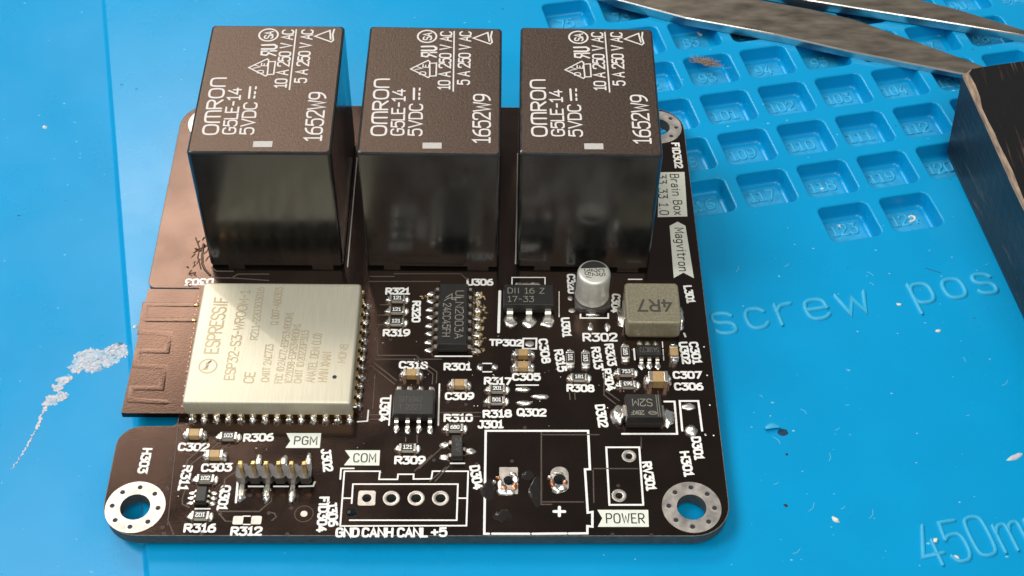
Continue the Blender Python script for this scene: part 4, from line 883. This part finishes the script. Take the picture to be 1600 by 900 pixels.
# electrolytic capacitor
base_c = (47.27, -4.75)
el = MB().prism(fillet([(-2.15, -1.55), (-1.5, -2.15), (1.5, -2.15), (2.15, -1.55), (2.15, 2.15), (-2.15, 2.15)], .15, 3), .02, .75).build("electrolytic_capacitor", HOUSING, pcb, at(base_c))
m = MB(); R0 = 2.02
m.lathe((0, 0), [(R0, .78), (R0 + .06, .9), (R0 + .06, 1.0), (R0 - .03, 1.15), (R0 - .05, 1.6), (R0, 1.9), (R0, 4.75), (R0 - .06, 4.98), (R0 - .2, 5.14), (R0 - .42, 5.2)], 48, cap1=True)
can = m.build("can", CAN, el, (0, 0, 0)); sharpen(can, 75)
m = MB(); rt = R0 - .36
arc = [(rt * math.cos(a), rt * math.sin(a), 5.206) for a in [math.radians(22 + 142 * k / 16) for k in range(17)]]
m.add(arc, [tuple(range(17))]); m.build("polarity_mark", CANBLACK, el, (0, 0, 0))
m = MB(); 
for s, x in (("CS", .85), ("22", 0), ("35V", -.85)): text(m, s, (x, .42), (x + .15, -.75 - (.35 if len(s) > 2 else 0)), .74, .05, 5.212, gap=2.0)
m.build("value_marking", CANBLACK, el, (0, 0, 0))
for s in (-1, 1): MB().box(-.4, s * 2.1 - .5, .01, .4, s * 2.1 + .5, .12).build("terminal", TIN, el, (0, 0, 0))
MB().blob((0, -2.45, 0), .85, .3, .25, 6, rough=.5).build("solder_joint", SOLDER, el, (0, 0, 0))
# power inductor
ic = (54.34, -7.66); W, D, H = 6.55, 6.35, 2.95
m = MB()
rk = lambda i, z, r=.45: [(x, y, z) for x, y in fillet([(-W / 2 + i, -D / 2 + i), (W / 2 - i, -D / 2 + i), (W / 2 - i, D / 2 - i), (-W / 2 + i, D / 2 - i)], r, 4)]
m.loft([rk(.12, .1), rk(0, .5), rk(0, H - .25), rk(.08, H - .07), rk(.25, H), rk(.5, H - .03)], 0, False, cap0=True)
ind = m.build("inductor", FERRITE, pcb, at(ic))
m = MB(); text(m, "4R7", (2.3, -.45), (-1.9, -.45), 2.0, .15, H - .018); m.build("value_marking", FERRMARK, ind, (0, 0, 0))
for s in (-1, 1):
    a, e = sorted((s * (W / 2 - .1), s * (W / 2 + .16)))
    MB().box(a, -1.5, .03, e, 1.5, 1.7, 0, bev=.08).build("terminal", TIN, ind, (0, 0, 0))
    MB().blob((s * (W / 2 + .35), 0, 0), .5, 1.6, .55, 77 + s, rough=.5).build("solder_joint", SOLDER, ind, (0, 0, 0))
# six-pin header
hx0, hx1 = 7.82, 14.74
hy = -31.08
PITCH = (hx1 - hx0) / 5
hd = None
m = MB(); poly = []
for k in range(6):
    x = (k - 2.5) * PITCH
    poly += [(x - PITCH / 2 + .02, -.62), (x - PITCH / 2 + .28, -.95), (x + PITCH / 2 - .28, -.95), (x + PITCH / 2 - .02, -.62)]
up = []
for k in reversed(range(6)):
    x = (k - 2.5) * PITCH
    up += [(x + PITCH / 2 - .02, .62), (x + PITCH / 2 - .28, .95), (x - PITCH / 2 + .28, .95), (x - PITCH / 2 + .02, .62)]
m.prism(poly + up, .45, 1.55)
hd = m.build("pin_header", HOUSING, pcb, at(((hx0 + hx1) / 2, hy)))
for k in range(6):
    x = (k - 2.5) * PITCH; s = -1 if k % 2 == 0 else 1
    MB().box(x - .22, -.22, .3, x + .22, .22, 3.2, 0, bev=.035).build("pin", GOLD, hd, (0, 0, 0))
    y0, y1 = sorted((s * .7, s * 2.45))
    MB().box(x - .27, y0, .12, x + .27, y1, .40, 0, bev=.05).build("leg", TIN, hd, (0, 0, 0))
    MB().blob((x, s * 2.05, 0), .46, 1.05, .42, 240 + k, rough=.4, n=14).build("solder_joint", SOLDER, hd, (0, 0, 0))

# tiny solder balls and flux grains left between the parts
m = MB(); rnd = random.Random(41)
for k in range(85):
    x, y = rnd.choice(((18, -14), (30, -14), (45, -16), (52, -20), (38, -17), (8, -30), (27, -20), (20, -24)))
    m.blob((x + rnd.gauss(0, 3.2), y + rnd.gauss(0, 3.0), 0), .035 + .06 * rnd.random(), .035 + .05 * rnd.random(), .05 + .05 * rnd.random(), k + 500, n=7, m=3, rough=.5)
o = m.build("solder_grains", SOLDER, pcb); o["kind"] = "stuff"

# ================================================================ tweezers
tw = thing("tweezers", "stained steel tweezers lying open across the numbered compartments", "tweezers", (85, 50, MAT_Z))
def arm(near, far, z1, z0):
    """near and far are the two long edges, tail to tip; a flat bar with a ground bright edge."""
    n = len(near); rg = []; ed = []
    for k in range(n):
        a, f = Vector(near[k]), Vector(far[k]); d = (f - a).normalized(); w = (f - a).length; c_ = min(.28, w * .2)
        zt = z1[k]; zb_ = z0[k]
        rg.append([(a.x, a.y, zb_), (a.x, a.y, zt - .12), (a.x + d.x * c_, a.y + d.y * c_, zt), (f.x - d.x * c_, f.y - d.y * c_, zt), (f.x, f.y, zt - .12), (f.x, f.y, zb_)])
    m = MB(); n6 = 6
    vs = [p for r in rg for p in r]; m.add(vs, [])
    for k in range(n - 1):
        for j in range(6):
            q = (k * 6 + j, k * 6 + (j + 1) % 6, (k + 1) * 6 + (j + 1) % 6, (k + 1) * 6 + j)
            m.f.append(list(q)); m.m.append(1 if j in (0, 1) else 0); m.s.append(False)
    m.f.append([j for j in range(6)]); m.m.append(0); m.s.append(False)
    m.f.append([(n - 1) * 6 + j for j in reversed(range(6))]); m.m.append(0); m.s.append(False)
    return m.build("arm", [STEEL, STEELEDGE], tw)
arm([(40.71, 63.14), (53.89, 55.13), (63.49, 51.21), (77.41, 47.44), (86.91, 44.32), (102.55, 39.93), (108.45, 38.73)],
    [(59.74, 66.44), (69.11, 59.79), (75.51, 55.63), (82.60, 54.00), (89.07, 51.85), (103.33, 43.64), (109.30, 40.01)],
    [-.6, -.6, -.7, -.9, -1.1, -1.4, -1.5], [-2.1]*4 + [-2.2]*3)
arm([(47.79, 68.30), (67.14, 60.16), (82.42, 55.36), (88.34, 54.05), (99.99, 51.45), (113.73, 48.15), (119.82, 46.46)],
    [(66.50, 75.51), (86.53, 64.88), (93.62, 59.49), (99.82, 55.80), (105.30, 53.83), (114.09, 49.65), (120.39, 47.20)],
    [-.3, -.3, -.4, -.5, -.7, -1, -1.1], [-1.9]*4 + [-2.0, -2.15, -2.2])
MB().prism([(12.86, 81.08), (41.71, 63.64), (59.80, 67.28), (67.58, 76.06), (37.85, 94.24)], -2.0, -.25).build("joined_end", STEEL, tw)

# ================================================================ black wooden block
wb = thing("wooden_block", "black painted wooden block with one worn bare edge beside the tweezers tip", "wood block", (125, -10, MAT_Z))
BT = 10.5
nA = 40
edge_top = [Vector((96.95, 26.0)) + Vector((2.25, -25.5)) * (t * 3.6 / nA) for t in range(nA + 1)]
edge_bot = [Vector((97.528, 23.761)) + Vector((3.1, -25.4)) * (t * 3.6 / nA) for t in range(nA + 1)]
rnd = random.Random(17)
back_top = [(98.3, 26.9), (101.4, 27.7), (105.6, 28.6), (140, 36)]
outer_top = [tuple(p) for p in edge_top]
m = MB()
A = []
rings_t, rings_m, rings_b, bare_o, bare_i = [], [], [], [], []
for k in range(nA + 1):
    w = .55 + .28 * noise.noise(Vector((k * .45, 0, 0))) + (.25 if k < 3 else 0); h = .45 + .2 * noise.noise(Vector((k * .5, 7, 0)))
    et_, eb_ = edge_top[k], edge_bot[k]
    bare_i.append((et_.x + w, et_.y, BT)); bare_o.append((et_.x + .04 * rnd.random(), et_.y, BT - h))
    rings_b.append((eb_.x, eb_.y, MAT_Z + .02)); rings_m.append((eb_.x - .15, eb_.y, MAT_Z + .7))
N = nA + 1
body = MB()
body.add(bare_o + rings_m + rings_b, [(k, k + 1, N + k + 1, N + k) for k in range(nA)] + [(N + k, N + k + 1, 2 * N + k + 1, 2 * N + k) for k in range(nA)])
topf = bare_i[::-1] + [(x, y, BT) for x, y in back_top] + [(150, -66, BT)]
body.add(topf, [tuple(range(len(topf)))])
bk = [(bare_o[0][0], bare_o[0][1], bare_o[0][2])] + [(x, y - .0, BT) for x, y in back_top]
bkb = [(97.53, 23.76, MAT_Z + .02), (99.2, 25.6, MAT_Z + .02), (102, 26.4, MAT_Z + .02), (106, 27.3, MAT_Z + .02), (140, 34.5, MAT_Z + .02)]
body.add(bk + bkb, [(k + 1, k, 5 + k, 6 + k) for k in range(4)])
body.add([(140, 36, BT), (150, -66, BT), (150, -66, MAT_Z + .02), (140, 34.5, MAT_Z + .02), rings_b[-1], bare_o[-1], bare_i[-1]], [(0, 1, 2, 3), (1, 6, 5, 4, 2)])
body.build("painted_body", WOOD, wb)
# the bare edge: rough fibres between side and top
m = MB(); mid = []
for k in range(N):
    mid.append(((bare_i[k][0] + bare_o[k][0]) / 2 - .12, (bare_i[k][1] + bare_o[k][1]) / 2, (bare_i[k][2] + bare_o[k][2]) / 2 + .10 + .06 * rnd.random()))
m.add(bare_i + mid + bare_o, [(k + 1, k, N + k, N + k + 1) for k in range(nA)] + [(N + k + 1, N + k, 2 * N + k, 2 * N + k + 1) for k in range(nA)], 0, False)
m.add([bare_i[0], mid[0], bare_o[0], (98.3, 26.9, BT)], [(0, 3, 2, 1)])
m.build("worn_edge", WORN, wb)

# ================================================================ lint, crumbs and specks on the mat
def crumb(name, label, cat, p, z, r, mt, seed, st=1.0, ang=0.0, group=None, h=.8):
    m = MB().blob((0, 0, -.03), r * st, r, r * h, seed, n=9, m=4, rough=.7)
    o = m.build(name, mt, None, (p[0], p[1], z), ang); o["label"] = label; o["category"] = cat
    if group: o["group"] = group
    return o
PITZ = MAT_Z - 2.42
lp = (66.06, 42.67)
m = MB(); rnd = random.Random(9)
for k in range(150):
    a = rnd.gauss(-.35, .5); L = .5 + 1.0 * rnd.random()
    x, y, z = rnd.gauss(0, 1.0), rnd.gauss(0, .24), abs(rnd.gauss(0, .28)); y += -.28 * x
    pts = []
    for q in range(6):
        t = q / 5 - .5; pts.append((x + L * t * math.cos(a + t * 1.2), y + L * t * math.sin(a + t * 1.2)))
    m.ribbon(pts, .022, z, .04)
li = m.build("lint_tuft", LINT, None, (lp[0], lp[1], MAT_Z - .1)); li["label"] = "tuft of brown lint caught on the rim of a compartment"; li["category"] = "lint"
crumb("bead", "tiny orange brown bead in compartment 102", "bead", (80.18, 38.22), PITZ, .34, BEAD, 3)
m = MB(); cp = (66.09, 52.72); m.ribbon(chaikin([(-.15, .75), (-.2, .1), (.0, -.45), (.35, -.75)]), .17, 0, .25)
o = m.build("plastic_shaving", CRUMB, None, (cp[0], cp[1], PITZ)); o["label"] = "short curved white shaving in a compartment beside the tweezers"; o["category"] = "shaving"
m = MB(); cp = (91.27, 13.70); m.ribbon(chaikin([(-.3, -.5), (.5, -.1), (.5, .5), (-.1, .6), (-.3, .3)]), .15, 0, .25)
o = m.build("plastic_shaving", CRUMB, None, (cp[0], cp[1], PITZ)); o["label"] = "curled white shaving in compartment 124"; o["category"] = "shaving"
GR = "pale crumbs scattered on the mat"
crumb("crumb", "elongated pale crumb on the bare mat between board and raised 450mm lettering", "crumb", (73.22, -34.65), MAT_Z, .27, CRUMB, 5, 1.8, -.9, GR)
crumb("crumb", "bright crumb lying inside the raised digit 4", "crumb", (83.73, -37.18), MAT_Z + .15, .22, CRUMB, 6, 1.5, 1.0, GR)
crumb("crumb", "bright crumb at the lower end of the raised digit 5", "crumb", (85.60, -39.31), MAT_Z + .15, .22, CRUMB, 7, 1.5, -.8, GR)
crumb("crumb", "curved white crumb below the raised word pos", "crumb", (90.04, -7.52), MAT_Z, .22, CRUMB, 8, 1.7, .5, GR)
crumb("crumb", "white crumb right of the raised letter w", "crumb", (85.98, -3.33), MAT_Z, .22, CRUMB, 9, 1.6, -.3, GR)
crumb("crumb", "white crumb in compartment 123", "crumb", (81.32, 12.40), PITZ, .26, CRUMB, 10, 1.2, 0, GR)
crumb("crumb", "small crumb beside the raised numerals of compartment 118", "crumb", (80.12, 19.36), PITZ, .22, CRUMB, 12, 1.2, 0, GR)
crumb("crumb", "pale crumb at the upper side of compartment 111", "crumb", (88.83, 33.01), PITZ, .26, CRUMB, 13, 1.2, 0, GR)
crumb("crumb", "pale grey crumb on the lower strip left of the relays", "crumb", (-27.34, 28.55), LOW_Z, .30, CRUMB, 14, 1.1, 0, GR)
crumb("crumb", "white crumb against the antenna end of the radio module", "crumb", (-8.49, -7.86), MAT_Z, .28, CRUMB, 15, 1.1, 0, GR)
crumb("crumb", "flat pinkish flake near the right border above the 450mm lettering", "crumb", (95.15, -26.10), MAT_Z, .4, FLAKE, 18, 2.6, .55, GR, .3)
GD = "dark specks on the mat"
crumb("speck", "larger dark speck below the gouge in the mat", "speck", (68.89, -25.94), MAT_Z, .20, SPECKHOLE, 16, 1.1, 0, GD, .4)
crumb("speck", "dark speck level with the lower right mounting hole", "speck", (67.93, -32.79), MAT_Z, .22, SPECKHOLE, 17, 1.3, -.6, GD, .4)
m = MB(); m.ribbon(chaikin([(90.56, 2.82), (91.38, 2.39), (92.30, 2.07)]), .035, MAT_Z, .05)
o = m.build("hair", SPECKHOLE, None, None); o["label"] = "short dark hair lying above the raised letter o"; o["category"] = "hair"
# uncountable fine dust
m = MB(); md = MB(); rnd = random.Random(77)
def in_pit(x, y):
    d = Vector((x, y)) - C0; a, b = d.dot(ua), d.dot(va); 
    i = round(a / U.length); j = round(b / V.length)
    for ii in (i - 1, i, i + 1):
        for jj in (j - 1, j, j + 1):
            if (ii, jj) in cells:
                q = d - U * ii - V * jj
                if abs(q.dot(ua)) < 3.75 and abs(q.dot(va)) < 3.4: return 1 if abs(q.dot(ua)) < 2.4 and abs(q.dot(va)) < 2.0 else 2
    return 0
for k in range(1150):
    x, y = rnd.uniform(-45, 115), rnd.uniform(-42, 60)
    if -8 < x < 62 and -39 < y < 31: continue
    left = (Vector((x, y)) - STEP0).dot(nrm)
    if -.3 < left < 1.8: continue
    st = in_pit(x, y)
    if st == 2: continue
    z = LOW_Z if left > 0 else (PITZ if st == 1 else MAT_Z)
    r = .035 + .10 * rnd.random() ** 3
    (m if rnd.random() < .8 else md).blob((x, y, z - .01), r * (1 + 1.2 * rnd.random()), r, r * .6, k, n=5, m=2, rough=.6)
for k in range(26):                                              # short hair scratches
    x, y = rnd.uniform(64, 108), rnd.uniform(-40, 5); a = rnd.gauss(.5, .9); L = .4 + rnd.random()
    m.ribbon([(x, y), (x + L * .5 * math.cos(a), y + L * .5 * math.sin(a)), (x + L * math.cos(a + .3), y + L * math.sin(a + .3))], .025, MAT_Z, .02)
PALE = mat("pale_dust", (0.20, 0.50, 0.66), 0.7)
o = m.build("pale_dust", PALE, None, None); o["kind"] = "stuff"; o["label"] = "fine pale dust on the blue mat"
o = md.build("dark_dust", mat("dark_dust_grain", (0.01, 0.08, 0.18), 0.8), None, None); o["kind"] = "stuff"; o["label"] = "fine dark dust on the blue mat"
